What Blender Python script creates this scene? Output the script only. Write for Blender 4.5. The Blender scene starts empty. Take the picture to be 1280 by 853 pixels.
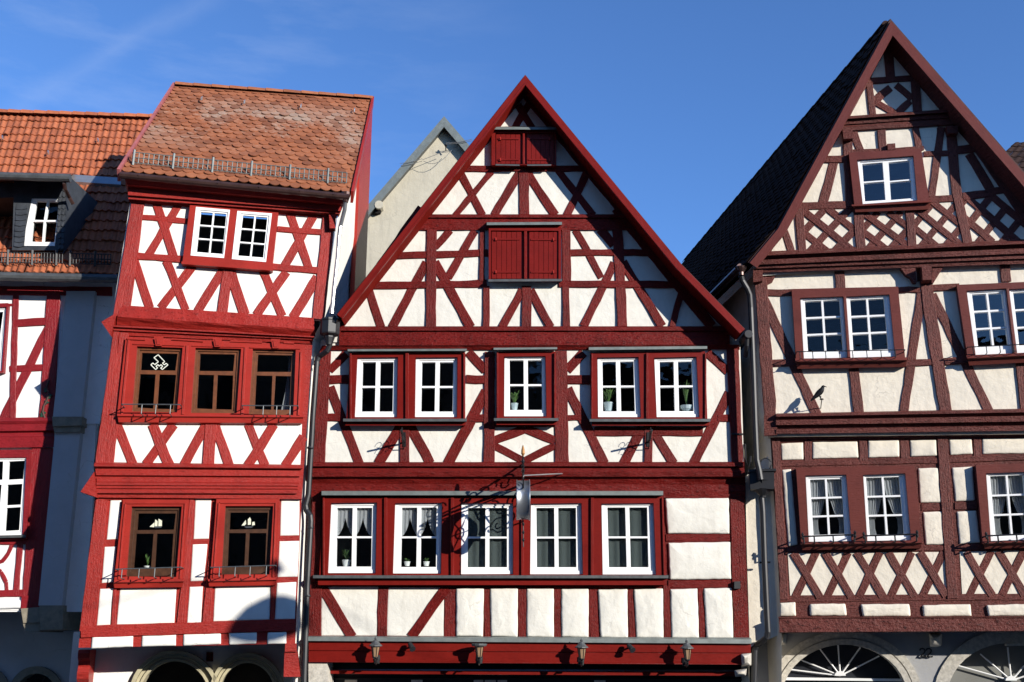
import bpy, math, random
from mathutils import Vector, Matrix
from mathutils.geometry import delaunay_2d_cdt
from mathutils import noise as mnoise
random.seed(7)
R = math.radians
def tessellate_polygon(loops):
    """triangles of an outline with holes (indices into the flattened loops)"""
    co = []; ed = []
    for lp in loops:
        k = len(co); n = len(lp); co += [Vector((p[0], p[1])) for p in lp]; ed += [(k + i, k + (i + 1) % n) for i in range(n)]
    v, e, f, ov, oe, of = delaunay_2d_cdt(co, ed, [], 0, 1e-6)
    m = [o[0] if o else 0 for o in ov]
    def inside(p, lp):
        c = False; n = len(lp)
        for i in range(n):
            a, b = lp[i], lp[i - 1]
            if (a[1] > p.y) != (b[1] > p.y) and p.x < (b[0] - a[0]) * (p.y - a[1]) / (b[1] - a[1]) + a[0]: c = not c
        return c
    out = []
    for t in f:
        c = (v[t[0]] + v[t[1]] + v[t[2]]) / 3
        if inside(c, loops[0]) and not any(inside(c, lp) for lp in loops[1:]): out.append(tuple(m[i] for i in t))
    return out

S = bpy.context.scene
COL = S.collection

# ------------------------------------------------------------------ camera
CZ = 3.1
PITCH = R(15.9)
FPX = 1310.0
CAM = Vector((0, 0, CZ))
cd = bpy.data.cameras.new('camera')
cam = bpy.data.objects.new('camera', cd); COL.objects.link(cam)
cam.location = CAM; cam.rotation_euler = (R(90) + PITCH, 0, 0)
cd.sensor_width = 36; cd.lens = 36 * FPX / 1280; cd.clip_end = 3000; cd.clip_start = .1
S.camera = cam
CT, ST = math.cos(PITCH), math.sin(PITCH)

def ray(px, py):
    a = (px - 640) / FPX; b = (426.5 - py) / FPX
    return Vector((a, CT - b * ST, ST + b * CT))

def hit(px, py, p0, n):
    d = ray(px, py)
    return CAM + d * ((p0 - CAM).dot(n) / d.dot(n))

class Plane:
    """a vertical facade plane through (x, y), turned by deg; off counts metres outwards"""
    def __init__(s, x, y, deg):
        s.u = Vector((math.cos(R(deg)), math.sin(R(deg)), 0))
        s.n = Vector((math.sin(R(deg)), -math.cos(R(deg)), 0))
        s.p0 = Vector((x, y, 0))
    def P(s, p, off=0.0):
        return hit(p[0], p[1], s.p0 + s.n * off, s.n)

class Fr:
    """coordinates read in an enlargement of a part of the photograph"""
    def __init__(s, ox, oy, k): s.ox, s.oy, s.k = ox, oy, k
    def __call__(s, *c):
        r = [(s.ox + c[i] / s.k, s.oy + c[i + 1] / s.k) for i in range(0, len(c), 2)]
        return r[0] if len(r) == 1 else r

def lerp(a, b, t): return (a[0] + (b[0] - a[0]) * t, a[1] + (b[1] - a[1]) * t)
def bil(q, s, t): return lerp(lerp(q[0], q[1], s), lerp(q[3], q[2], s), t)   # q = TL TR BR BL

# ------------------------------------------------------------------ materials
def newmat(name):
    m = bpy.data.materials.new(name); m.use_nodes = True
    nt = m.node_tree; b = nt.nodes['Principled BSDF']
    return m, nt, b
def ND(nt, t, **kw):
    n = nt.nodes.new(t)
    for k, v in kw.items():
        if k in n.inputs: n.inputs[k].default_value = v
        else: setattr(n, k, v)
    return n
def ramp(nt, src, stops):
    r = nt.nodes.new('ShaderNodeValToRGB')
    e = r.color_ramp.elements
    while len(e) < len(stops): e.new(.5)
    for i, (p, c) in enumerate(stops):
        e[i].position = p; e[i].color = c if len(c) == 4 else (*c, 1)
    nt.links.new(src, r.inputs[0]); return r
def bump(nt, b, h, strength, dist, prev=None):
    n = ND(nt, 'ShaderNodeBump', Strength=strength, Distance=dist)
    nt.links.new(h, n.inputs['Height'])
    if prev: nt.links.new(prev.outputs[0], n.inputs['Normal'])
    nt.links.new(n.outputs[0], b.inputs['Normal']); return n
def scaled(nt, kind, sx, sy, sz=1):
    tc = nt.nodes.new('ShaderNodeTexCoord')
    mp = ND(nt, 'ShaderNodeMapping'); mp.inputs['Scale'].default_value = (sx, sy, sz)
    nt.links.new(tc.outputs[kind], mp.inputs[0]); return mp.outputs[0]

def timber(name, col, rough=.42, grain=1.0, lump=1.0, var=.3, spec=.3, pit=.35):
    """oil-painted oak: coats of paint over weathered grain"""
    m, nt, b = newmat(name)
    uv = scaled(nt, 'UV', 5, 42); ob = scaled(nt, 'Object', 1, 1, 1)
    g = ND(nt, 'ShaderNodeTexNoise', Scale=1.0, Detail=6, Roughness=.62); nt.links.new(uv, g.inputs['Vector'])
    l = ND(nt, 'ShaderNodeTexNoise', Scale=28.0, Detail=4, Roughness=.6); nt.links.new(ob, l.inputs['Vector'])
    w = ND(nt, 'ShaderNodeTexNoise', Scale=2.3, Detail=5, Roughness=.6); nt.links.new(ob, w.inputs['Vector'])
    d = tuple(c * (1 - var) for c in col); h = tuple(min(1, c * (1 + var * .7)) for c in col)
    r = ramp(nt, w.outputs[0], [(.3, d), (.5, col), (.72, h)])
    r2 = ramp(nt, g.outputs[0], [(.28, (.55, .5, .5)), (.45, (1, 1, 1))])
    mx = ND(nt, 'ShaderNodeMixRGB', blend_type='MULTIPLY'); mx.inputs[0].default_value = .55 * grain
    nt.links.new(r.outputs[0], mx.inputs[1]); nt.links.new(r2.outputs[0], mx.inputs[2])
    uv2 = scaled(nt, 'UV', 14, 60)
    p = ND(nt, 'ShaderNodeTexNoise', Scale=1.0, Detail=3, Roughness=.7); nt.links.new(uv2, p.inputs['Vector'])
    r3 = ramp(nt, p.outputs[0], [(.34, (.25, .2, .2)), (.47, (1, 1, 1)), (.66, (1, 1, 1)), (.76, (1.0, .9, .88))])
    m2 = ND(nt, 'ShaderNodeMixRGB', blend_type='MULTIPLY'); m2.inputs[0].default_value = pit
    nt.links.new(mx.outputs[0], m2.inputs[1]); nt.links.new(r3.outputs[0], m2.inputs[2])
    # worn flecks where the paint has chalked or flaked
    fk = ND(nt, 'ShaderNodeTexNoise', Scale=55.0, Detail=4, Roughness=.75); nt.links.new(ob, fk.inputs['Vector'])
    r4 = ramp(nt, fk.outputs[0], [(.66, (0, 0, 0)), (.74, (1, 1, 1))])
    fm = ND(nt, 'ShaderNodeMath', operation='MULTIPLY'); fm.inputs[1].default_value = .09 * pit; nt.links.new(r4.outputs[0], fm.inputs[0])
    m3 = ND(nt, 'ShaderNodeMixRGB'); m3.inputs[2].default_value = (.45, .22, .2, 1)
    nt.links.new(fm.outputs[0], m3.inputs[0]); nt.links.new(m2.outputs[0], m3.inputs[1])
    nt.links.new(m3.outputs[0], b.inputs['Base Color'])
    b.inputs['Roughness'].default_value = rough
    b.inputs['Specular IOR Level'].default_value = spec
    b0 = bump(nt, b, p.outputs[0], .9 * pit, .014)
    b1 = bump(nt, b, g.outputs[0], .75 * grain, .016, b0)
    bump(nt, b, l.outputs[0], .55 * lump, .012, b1)
    return m

def plaster(name, col, stain=.12, lump=.5, dirt=(.45, .42, .36), crack=.5):
    m, nt, b = newmat(name)
    ob = scaled(nt, 'Object', 1, 1, 1)
    w = ND(nt, 'ShaderNodeTexNoise', Scale=2.6, Detail=7, Roughness=.65); nt.links.new(ob, w.inputs['Vector'])
    f = ND(nt, 'ShaderNodeTexNoise', Scale=60, Detail=3, Roughness=.6); nt.links.new(ob, f.inputs['Vector'])
    l = ND(nt, 'ShaderNodeTexNoise', Scale=9, Detail=4, Roughness=.55); nt.links.new(ob, l.inputs['Vector'])
    sv = scaled(nt, 'Object', 9, 9, 1.6)
    st = ND(nt, 'ShaderNodeTexNoise', Scale=1, Detail=6, Roughness=.7); nt.links.new(sv, st.inputs['Vector'])
    r = ramp(nt, st.outputs[0], [(.5, (0, 0, 0)), (.78, (1, 1, 1))])
    r0 = ramp(nt, w.outputs[0], [(.3, tuple(c * .9 for c in col)), (.6, col)])
    mu = ND(nt, 'ShaderNodeMath', operation='MULTIPLY'); mu.inputs[1].default_value = stain
    nt.links.new(r.outputs[0], mu.inputs[0])
    mx = ND(nt, 'ShaderNodeMixRGB'); mx.inputs[2].default_value = (*dirt, 1)
    nt.links.new(mu.outputs[0], mx.inputs[0]); nt.links.new(r0.outputs[0], mx.inputs[1])
    # hairline cracks, broken up so that only stretches of them show
    ds = ND(nt, 'ShaderNodeMixRGB'); ds.inputs[0].default_value = .12; nt.links.new(ob, ds.inputs[1]); nt.links.new(l.outputs['Color'], ds.inputs[2])
    vo = ND(nt, 'ShaderNodeTexVoronoi', feature='DISTANCE_TO_EDGE', Scale=1.9); nt.links.new(ds.outputs[0], vo.inputs['Vector'])
    rc = ramp(nt, vo.outputs['Distance'], [(0, (1, 1, 1)), (.012, (0, 0, 0))])
    rk = ramp(nt, w.outputs[0], [(.5, (0, 0, 0)), (.62, (1, 1, 1))])
    mc = ND(nt, 'ShaderNodeMath', operation='MULTIPLY'); nt.links.new(rc.outputs[0], mc.inputs[0]); nt.links.new(rk.outputs[0], mc.inputs[1])
    mk = ND(nt, 'ShaderNodeMath', operation='MULTIPLY'); mk.inputs[1].default_value = crack; nt.links.new(mc.outputs[0], mk.inputs[0])
    mz = ND(nt, 'ShaderNodeMixRGB'); mz.inputs[2].default_value = (*(c * .6 for c in dirt), 1)
    nt.links.new(mk.outputs[0], mz.inputs[0]); nt.links.new(mx.outputs[0], mz.inputs[1])
    nt.links.new(mz.outputs[0], b.inputs['Base Color'])
    b.inputs['Roughness'].default_value = .9; b.inputs['Specular IOR Level'].default_value = .2
    b1 = bump(nt, b, l.outputs[0], lump, .02)
    bump(nt, b, f.outputs[0], .3, .004, b1)
    return m

def plain(name, col, rough=.5, metal=0.0, var=.15, scale=6, bmp=.15, spec=.5):
    m, nt, b = newmat(name)
    ob = scaled(nt, 'Object', 1, 1, 1)
    w = ND(nt, 'ShaderNodeTexNoise', Scale=scale, Detail=6, Roughness=.65); nt.links.new(ob, w.inputs['Vector'])
    r = ramp(nt, w.outputs[0], [(.3, tuple(c * (1 - var) for c in col)), (.7, tuple(min(1, c * (1 + var)) for c in col))])
    nt.links.new(r.outputs[0], b.inputs['Base Color'])
    b.inputs['Roughness'].default_value = rough; b.inputs['Metallic'].default_value = metal
    b.inputs['Specular IOR Level'].default_value = spec
    if bmp: bump(nt, b, w.outputs[0], bmp, .01)
    return m

def tilemat(name, cols, lichen=0.0, rough=.75, spec=.2):
    """fired clay: every tile has its own tone (UV.x is a per-tile random), lichen in patches"""
    m, nt, b = newmat(name)
    tc = nt.nodes.new('ShaderNodeTexCoord'); sp = nt.nodes.new('ShaderNodeSeparateXYZ')
    nt.links.new(tc.outputs['UV'], sp.inputs[0])
    r = ramp(nt, sp.outputs[0], [(i / (len(cols) - 1), c) for i, c in enumerate(cols)])
    n = ND(nt, 'ShaderNodeTexNoise', Scale=14, Detail=5, Roughness=.65); nt.links.new(tc.outputs['Object'], n.inputs['Vector'])
    mx = ND(nt, 'ShaderNodeMixRGB', blend_type='MULTIPLY'); mx.inputs[0].default_value = .6
    rr = ramp(nt, n.outputs[0], [(.3, (.6, .55, .52)), (.62, (1, 1, 1))])
    nt.links.new(r.outputs[0], mx.inputs[1]); nt.links.new(rr.outputs[0], mx.inputs[2])
    out = mx
    if lichen:
        big = ND(nt, 'ShaderNodeTexNoise', Scale=.85, Detail=3, Roughness=.5); nt.links.new(tc.outputs['Object'], big.inputs['Vector'])
        ma = ND(nt, 'ShaderNodeMath', operation='MULTIPLY_ADD'); nt.links.new(n.outputs[0], ma.inputs[0]); ma.inputs[1].default_value = .6
        nt.links.new(big.outputs[0], ma.inputs[2])
        # a band of lichen across the middle of the roof slope (UV.y runs from eave to ridge)
        bd = ramp(nt, sp.outputs[1], [(.25, (0, 0, 0)), (.5, (1, 1, 1)), (.72, (1, 1, 1)), (.92, (0, 0, 0))])
        rl = ramp(nt, ma.outputs[0], [(.74, (0, 0, 0)), (.93, (1, 1, 1))])
        mm = ND(nt, 'ShaderNodeMath', operation='MULTIPLY'); nt.links.new(bd.outputs[0], mm.inputs[0]); nt.links.new(rl.outputs[0], mm.inputs[1])
        m3 = ND(nt, 'ShaderNodeMath', operation='MULTIPLY'); m3.inputs[1].default_value = lichen; tr_ = ramp(nt, sp.outputs[0], [(.0, (.25, .25, .25)), (.7, (1, 1, 1))]); m4 = ND(nt, 'ShaderNodeMath', operation='MULTIPLY'); nt.links.new(mm.outputs[0], m4.inputs[0]); nt.links.new(tr_.outputs[0], m4.inputs[1]); nt.links.new(m4.outputs[0], m3.inputs[0])
        o2 = ND(nt, 'ShaderNodeMixRGB'); o2.inputs[2].default_value = (.36, .35, .29, 1)
        nt.links.new(m3.outputs[0], o2.inputs[0]); nt.links.new(mx.outputs[0], o2.inputs[1]); out = o2
    nt.links.new(out.outputs[0], b.inputs['Base Color'])
    b.inputs['Roughness'].default_value = rough; b.inputs['Specular IOR Level'].default_value = spec
    bump(nt, b, n.outputs[0], .35, .008)
    return m

def glassmat(name, ior=1.6, tint=(.93, .96, .97)):
    m = bpy.data.materials.new(name); m.use_nodes = True
    nt = m.node_tree; nt.nodes.remove(nt.nodes['Principled BSDF'])
    out = nt.nodes['Material Output']
    t = ND(nt, 'ShaderNodeBsdfTransparent', Color=(*tint, 1)); g = ND(nt, 'ShaderNodeBsdfGlossy', Roughness=.015)
    lw = ND(nt, 'ShaderNodeLayerWeight', Blend=.5); pw = ND(nt, 'ShaderNodeMath', operation='POWER'); pw.inputs[1].default_value = 5
    nt.links.new(lw.outputs['Facing'], pw.inputs[0])
    r0 = ((ior - 1) / (ior + 1)) ** 2
    f = ND(nt, 'ShaderNodeMath', operation='MULTIPLY_ADD'); nt.links.new(pw.outputs[0], f.inputs[0]); f.inputs[1].default_value = 1 - r0; f.inputs[2].default_value = r0
    w = ND(nt, 'ShaderNodeTexNoise', Scale=2.2, Detail=2); tc = nt.nodes.new('ShaderNodeTexCoord'); nt.links.new(tc.outputs['Object'], w.inputs['Vector'])
    bp = ND(nt, 'ShaderNodeBump', Strength=.35, Distance=.02); nt.links.new(w.outputs[0], bp.inputs['Height']); nt.links.new(bp.outputs[0], g.inputs['Normal'])
    mx = nt.nodes.new('ShaderNodeMixShader')
    nt.links.new(f.outputs[0], mx.inputs[0]); nt.links.new(t.outputs[0], mx.inputs[1]); nt.links.new(g.outputs[0], mx.inputs[2])
    nt.links.new(mx.outputs[0], out.inputs['Surface']); return m

def clothmat(name, col, see=.45):
    m, nt, b = newmat(name)
    tr = ND(nt, 'ShaderNodeBsdfTranslucent', Color=(*col, 1)); tp = nt.nodes.new('ShaderNodeBsdfTransparent')
    m1 = ND(nt, 'ShaderNodeMixShader'); m1.inputs[0].default_value = .3
    m2 = ND(nt, 'ShaderNodeMixShader'); m2.inputs[0].default_value = see
    b.inputs['Base Color'].default_value = (*col, 1); b.inputs['Roughness'].default_value = .9
    nt.links.new(b.outputs[0], m1.inputs[1]); nt.links.new(tr.outputs[0], m1.inputs[2])
    nt.links.new(m1.outputs[0], m2.inputs[1]); nt.links.new(tp.outputs[0], m2.inputs[2])
    nt.links.new(m2.outputs[0], nt.nodes['Material Output'].inputs['Surface']); return m

M = dict(
    redL=timber('bright red oak paint', (.28, .020, .015), .42, .9, .9, .18, .2, .5),
    redLs=timber('bright red joinery paint', (.295, .023, .016), .38, .35, .17, .16, .2, .2),
    redM=timber('dark red oak paint', (.125, .0075, .0058), .42, 1.0, 1.1, .3, .14, .85),
    redMs=timber('dark red joinery paint', (.152, .0085, .0058), .38, .35, .14, .18, .15, .2),
    redR=timber('brown red oak paint', (.125, .033, .026), .5, 1.3, 1.8, .28, .22, 1.0),
    redRs=timber('brown red joinery paint', (.13, .032, .025), .45, .35, .2, .16, .22, .25),
    redF=timber('crimson oak paint', (.22, .012, .016), .4, .8, .8, .2),
    plL=plaster('white lime plaster', (.76, .745, .69), .1, .12),
    plM=plaster('off white rough plaster', (.68, .66, .59), .42, .5),
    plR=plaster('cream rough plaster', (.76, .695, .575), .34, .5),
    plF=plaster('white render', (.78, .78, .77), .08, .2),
    plG=plaster('beige weathered render', (.47, .43, .335), .5, .5, (.26, .24, .2)),
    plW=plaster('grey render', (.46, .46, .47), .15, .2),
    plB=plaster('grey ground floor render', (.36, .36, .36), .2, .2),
    white=plain('white window paint', (.83, .83, .82), .35, 0, .03, 20, 0),
    brown=plain('brown varnished wood', (.125, .040, .014), .38, 0, .3, 12, .1),
    dkbrown=plain('dark brown varnished wood', (.055, .023, .011), .35, 0, .3, 12, .1),
    zinc=plain('weathered zinc', (.155, .175, .165), .5, .25, .2, 9, .08),
    dzinc=plain('dark weathered zinc', (.085, .09, .092), .5, .3, .3, 9, .08),
    pipe=plain('dark grey painted pipe', (.013, .0135, .016), .5, .0, .2, 6, .05),
    bpipe=plain('brown copper pipe', (.075, .040, .034), .3, .5, .3, 6, .05),
    galv=plain('galvanised steel', (.52, .53, .54), .32, .75, .15, 9, .03),
    lightgalv=plain('bright zinc sheet', (.38, .40, .42), .42, .7, .12, 5, .05),
    iron=plain('black wrought iron', (.02, .02, .021), .4, .5, .3, 30, .1),
    grail=plain('grey painted iron', (.075, .085, .09), .45, .3, .2, 20, 0),
    gold=plain('gilt metal', (.5, .25, .09), .4, .6, .15, 20, 0),
    slate=plain('blue grey slate', (.032, .037, .045), .6, 0, .45, 5, .2),
    stone=plain('grey sandstone', (.46, .43, .37), .9, 0, .3, 18, .6),
    ystone=plain('yellow sandstone', (.37, .335, .22), .85, 0, .15, 9, .2),
    dstone=plain('brown sandstone', (.22, .19, .14), .9, 0, .25, 9, .3),
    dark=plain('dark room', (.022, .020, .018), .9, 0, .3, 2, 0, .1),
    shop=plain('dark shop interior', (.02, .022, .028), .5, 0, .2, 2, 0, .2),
    grey=plain('grey fanlight board', (.17, .17, .155), .7, 0, .1, 3, .05),
    tileL=tilemat('red brown clay plain tile', [(.20, .072, .036), (.31, .108, .05), (.35, .13, .062), (.26, .092, .045)], .5),
    tileF=tilemat('orange clay pantile', [(.37, .112, .052), (.46, .145, .065), (.41, .126, .056), (.31, .095, .046)]),
    tileR=tilemat('dark brown clay pantile', [(.030, .021, .020), (.042, .027, .024), (.035, .024, .022)], 0, .95, .04),
    glass=glassmat('window glass', 1.5),
    glassb=glassmat('coated window glass', 2.0),
    cloth=clothmat('white net curtain', (.62, .64, .66), .5),
    blind=clothmat('grey green blind', (.10, .125, .12), .35),
    leaf=plain('green leaves', (.07, .14, .035), .5, 0, .4, 30, 0),
    dleaf=plain('painted vine leaves', (.015, .05, .03), .5, 0, .3, 20, 0),
    pot=plain('pale blue glazed pot', (.34, .42, .44), .4, 0, .15, 12, 0),
    wpot=plain('white glazed pot', (.6, .62, .6), .4, 0, .1, 12, 0),
    sail=plain('ivory sail cloth', (.72, .68, .52), .7, 0, .12, 25, 0),
    bead=plain('white beads', (.85, .83, .72), .5, 0, .05, 25, 0),
    crow=plain('black feathers', (.005, .005, .007), .6, 0, .3, 40, .2, .15),
    hood=plain('grey feathers', (.05, .05, .056), .8, 0, .3, 40, .2, .1),
    amber=plain('frosted amber lamp glass', (.26, .17, .10), .3, 0, .1, 20, 0),
    roofdk=plain('brown roof underside', (.07, .03, .025), .8, 0, .3, 4, .2),
    cobble=plain('cobbled paving', (.11, .105, .10), .9, 0, .4, 8, .5),
    opp=plaster('grey beige render', (.22, .2, .17), .2, .2),
    verge=plain('faded red sheet metal', (.33, .10, .095), .5, 0, .25, 9, .1),
    redSof=timber('dark red boarding', (.15, .009, .006), .8, .5, .2, .15, .03, .3),
    drum=plain('brushed aluminium rim', (.30, .32, .35), .36, .8, .1, 40, .02),
)

# ------------------------------------------------------------------ mesh building
class Root:
    def __init__(s, o): s.o = o; s.loc = Vector(o.location)
CUR = None

def tag(o, label, cat, group=None):
    o['label'] = label; o['category'] = cat
    if group: o['group'] = group
    return o

def thing(name, label, cat, loc, group=None):
    global CUR
    o = bpy.data.objects.new(name, None); COL.objects.link(o); o.location = loc
    o.empty_display_size = .3
    tag(o, label, cat, group); CUR = Root(o); return CUR

class MB:
    def __init__(s, pl=None): s.v = []; s.f = []; s.uv = []; s.pl = pl
    def add(s, vs, fs, uvs=None):
        k = len(s.v)
        for i, p in enumerate(vs):
            s.v.append(Vector(p))
            if uvs: s.uv.append(uvs[i])
            elif s.pl: s.uv.append((p.dot(s.pl.u), p.z))
            else: s.uv.append((p.x + p.y, p.z))
        for f in fs: s.f.append([k + i for i in f])
        return s
    def mesh(s, name, mat, loc, smooth=False):
        me = bpy.data.meshes.new(name)
        me.from_pydata([tuple(p - loc) for p in s.v], [], s.f)
        l = me.uv_layers.new(name='UVMap')
        for i, lp in enumerate(me.loops): l.data[i].uv = s.uv[lp.vertex_index]
        me.materials.append(mat)
        if smooth:
            for p in me.polygons: p.use_smooth = True
        me.update(); return me
    def build(s, name, mat, parent=None, smooth=False):
        root = CUR
        o = bpy.data.objects.new(name, s.mesh(name, mat, root.loc, smooth)); COL.objects.link(o)
        o.parent = parent or root.o
        return o
    def single(s, name, mat, label, cat, group=None, smooth=False, base=None):
        """a top-level thing that is one mesh"""
        if base is None:
            mn = Vector((min(p.x for p in s.v), min(p.y for p in s.v), min(p.z for p in s.v)))
            mxx = Vector((max(p.x for p in s.v), max(p.y for p in s.v), 0))
            base = Vector(((mn.x + mxx.x) / 2, (mn.y + mxx.y) / 2, mn.z))
        o = bpy.data.objects.new(name, s.mesh(name, mat, base, smooth)); COL.objects.link(o)
        o.location = base
        return tag(o, label, cat, group)

    # ---- shapes
    def plate(s, pl, outer, off0, off1, holes=(), back=False):
        loops = [outer] + list(holes)
        fr = [[pl.P(p, off1) for p in lp] for lp in loops]
        flat = [p for lp in fr for p in lp]
        tri = tessellate_polygon([[Vector((p.dot(pl.u), p.z, 0)) for p in lp] for lp in fr])
        s.add(flat, [tuple(t) for t in tri])
        d = pl.n * (off1 - off0)
        for lp in fr:
            n = len(lp)
            vs = lp + [p - d for p in lp]
            s.add(vs, [(i, (i + 1) % n, n + (i + 1) % n, n + i) for i in range(n)])
        if back:
            s.add([p - d for p in flat], [tuple(reversed(t)) for t in tri])
        return s
    def beam(s, pl, p1, p2, w1, w2, off, t, ch=.007, jit=.35):
        a, b = Vector(p1), Vector(p2)
        L = (pl.P(p1) - pl.P(p2)).length
        n = max(2, int(L / .16)) + 1
        d = (b - a); nn = Vector((-d.y, d.x)).normalized()
        ph = random.random() * 6; vs = []; uvs = []
        uo = random.random() * 20; vo = random.random() * 20
        bow = random.uniform(-1, 1) * jit * .9
        for i in range(n):
            k = i / (n - 1); c = a + d * k + nn * (bow * math.sin(math.pi * k)); w = w1 + (w2 - w1) * k
            jl = jit * (math.sin(ph + i * 1.7) * .5 + random.uniform(-.6, .6)); jr = jit * (math.sin(ph * 2 + i * 1.3) * .5 + random.uniform(-.6, .6))
            Lp = pl.P(c + nn * (w / 2 + jl), off + t); Rp = pl.P(c - nn * (w / 2 + jr), off + t)
            ac = (Rp - Lp); wd = ac.length; ac.normalize()
            bk = pl.n * t; dp = pl.n * (random.uniform(-1, 1) * .0012)
            pr = [Lp - bk, Lp - pl.n * ch, Lp + ac * ch + dp, Rp - ac * ch + dp, Rp - pl.n * ch, Rp - bk]
            vs += pr
            for q, v in zip(range(6), (-.02, -.01, 0, wd, wd + .01, wd + .02)):
                uvs.append((uo + L * k, vo + v))
        fs = []
        for i in range(n - 1):
            for q in range(5):
                j = i * 6 + q; fs.append((j, j + 1, j + 7, j + 6))
        fs += [(0, 1, 2, 3, 4, 5), tuple((n - 1) * 6 + q for q in range(5, -1, -1))]
        return s.add(vs, fs, uvs)
    def mould(s, pl, lines, seg=14, jit=.003, back=0.0):
        rows = []
        for (a, b, off) in lines:
            rows.append([pl.P(lerp(a, b, i / seg), off + random.uniform(-jit, jit)) for i in range(seg + 1)])
        bf = [pl.P(lerp(lines[0][0], lines[0][1], i / seg), back) for i in range(seg + 1)]
        bl = [pl.P(lerp(lines[-1][0], lines[-1][1], i / seg), back) for i in range(seg + 1)]
        rows = [bf] + rows + [bl]
        vs = [p for r in rows for p in r]; m = seg + 1; fs = []
        uvs = [(p.dot(pl.u), j * .07) for j, r in enumerate(rows) for p in r]
        for j in range(len(rows) - 1):
            for i in range(seg): fs.append((j * m + i, j * m + i + 1, (j + 1) * m + i + 1, (j + 1) * m + i))
        s.add(vs, fs, uvs)
        for e in (0, seg):
            s.add([r[e] for r in rows], [tuple(range(len(rows)))])
        return s
    def cushion(s, pl, q, off, bulge, rad=2.2, jit=.35, n=7):
        # rounded, slightly uneven outline
        out = []
        for i in range(4):
            p0, p1, p2 = q[i - 1], q[i], q[(i + 1) % 4]
            v1 = Vector(p0) - Vector(p1); v2 = Vector(p2) - Vector(p1)
            r = min(rad * random.uniform(.6, 1.3), v1.length * .3, v2.length * .3)
            a = Vector(p1) + v1.normalized() * r; b = Vector(p1) + v2.normalized() * r
            for k in (0, .33, .67, 1):
                c = a * (1 - k) ** 2 + Vector(p1) * 2 * k * (1 - k) + b * k * k
                out.append(c)
            L = (Vector(p2) - Vector(p1)).length
            m = max(1, int(L / 7))
            e0 = b; e1 = Vector(p2) - v2.normalized() * min(rad, v2.length * .3)
            for k in range(1, m):
                nn = Vector((v2.y, -v2.x)).normalized()
                out.append(e0 + (e1 - e0) * (k / m) + nn * random.uniform(-jit, jit))
        c = sum(out, Vector((0, 0))) / len(out)
        mn = min((p - c).length for p in out)
        Q = [Vector(p) for p in q]; c = (Q[0] + Q[1] + Q[2] + Q[3]) / 4
        ex, ey = (Q[1] - Q[0] + Q[2] - Q[3]) / 2, (Q[3] - Q[0] + Q[2] - Q[1]) / 2
        det = ex.x * ey.y - ex.y * ey.x; mn = min(ex.length, ey.length) / 2
        def ins(px):
            fa, fb = 1 - 2 * px / ex.length, 1 - 2 * px / ey.length; r_ = []
            for p in out:
                d = p - c; a = (d.x * ey.y - d.y * ey.x) / det * fa; b = (ex.x * d.y - ex.y * d.x) / det * fb
                r_.append(c + ex * a + ey * b)
            return r_
        rings = [(out, off), (ins(.25), off + bulge * .55), (ins(1.0), off + bulge * .9), (ins(min(2.6, mn * .45)), off + bulge * 1.05), (ins(mn * .6), off + bulge * 1.12), (ins(mn * .8), off + bulge * 1.16)]
        vs = []; N = len(out)
        for j, (ring, o) in enumerate(rings):
            vs += [pl.P(p, o + (mnoise.noise(Vector((p[0] * .09, p[1] * .09, 3.3))) * bulge * .22 if j > 1 else 0)) for p in ring]
        vs.append(pl.P(c, off + bulge * 1.17)); fs = []
        for j in range(len(rings) - 1):
            for i in range(N): fs.append((j * N + i, j * N + (i + 1) % N, (j + 1) * N + (i + 1) % N, (j + 1) * N + i))
        j = len(rings) - 1
        for i in range(N): fs.append((j * N + i, j * N + (i + 1) % N, len(vs) - 1))
        return s.add(vs, fs)
    def tube(s, pts, r, n=8, r2=None, cap=True):
        pts = [Vector(p) for p in pts]; vs = []; fs = []
        up = None
        for i, p in enumerate(pts):
            if i == 0: t = pts[1] - p
            elif i == len(pts) - 1: t = p - pts[i - 1]
            else: t = (pts[i + 1] - p).normalized() + (p - pts[i - 1]).normalized()
            t.normalize()
            if up is None: up = Vector((0, 0, 1)) if abs(t.z) < .9 else Vector((1, 0, 0))
            x = t.cross(up).normalized(); up = x.cross(t).normalized()
            rr = r if r2 is None else r + (r2 - r) * i / (len(pts) - 1)
            for k in range(n):
                a = 2 * math.pi * k / n
                vs.append(p + (x * math.cos(a) + up * math.sin(a)) * rr)
        for i in range(len(pts) - 1):
            for k in range(n):
                fs.append((i * n + k, i * n + (k + 1) % n, (i + 1) * n + (k + 1) % n, (i + 1) * n + k))
        if cap:
            fs.append(tuple(range(n - 1, -1, -1))); fs.append(tuple((len(pts) - 1) * n + k for k in range(n)))
        return s.add(vs, fs)
    def lathe(s, c, prof, n=14, axis='z', fx=1.0):
        vs = []; fs = []
        for (r, h) in prof:
            for k in range(n):
                a = 2 * math.pi * k / n
                if axis == 'z': vs.append(c + Vector((math.cos(a) * r, math.sin(a) * r * fx, h)))
                else: vs.append(c + Vector((h, math.cos(a) * r, math.sin(a) * r)))
        for i in range(len(prof) - 1):
            for k in range(n):
                fs.append((i * n + k, i * n + (k + 1) % n, (i + 1) * n + (k + 1) % n, (i + 1) * n + k))
        fs.append(tuple(range(n - 1, -1, -1))); fs.append(tuple((len(prof) - 1) * n + k for k in range(n)))
        return s.add(vs, fs)
    def box(s, c, u, v, w):
        """centre and three half-axis vectors"""
        vs = [c + u * a + v * b + w * d for a in (-1, 1) for b in (-1, 1) for d in (-1, 1)]
        return s.add(vs, [(0, 1, 3, 2), (4, 6, 7, 5), (0, 4, 5, 1), (2, 3, 7, 6), (0, 2, 6, 4), (1, 5, 7, 3)])

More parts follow.
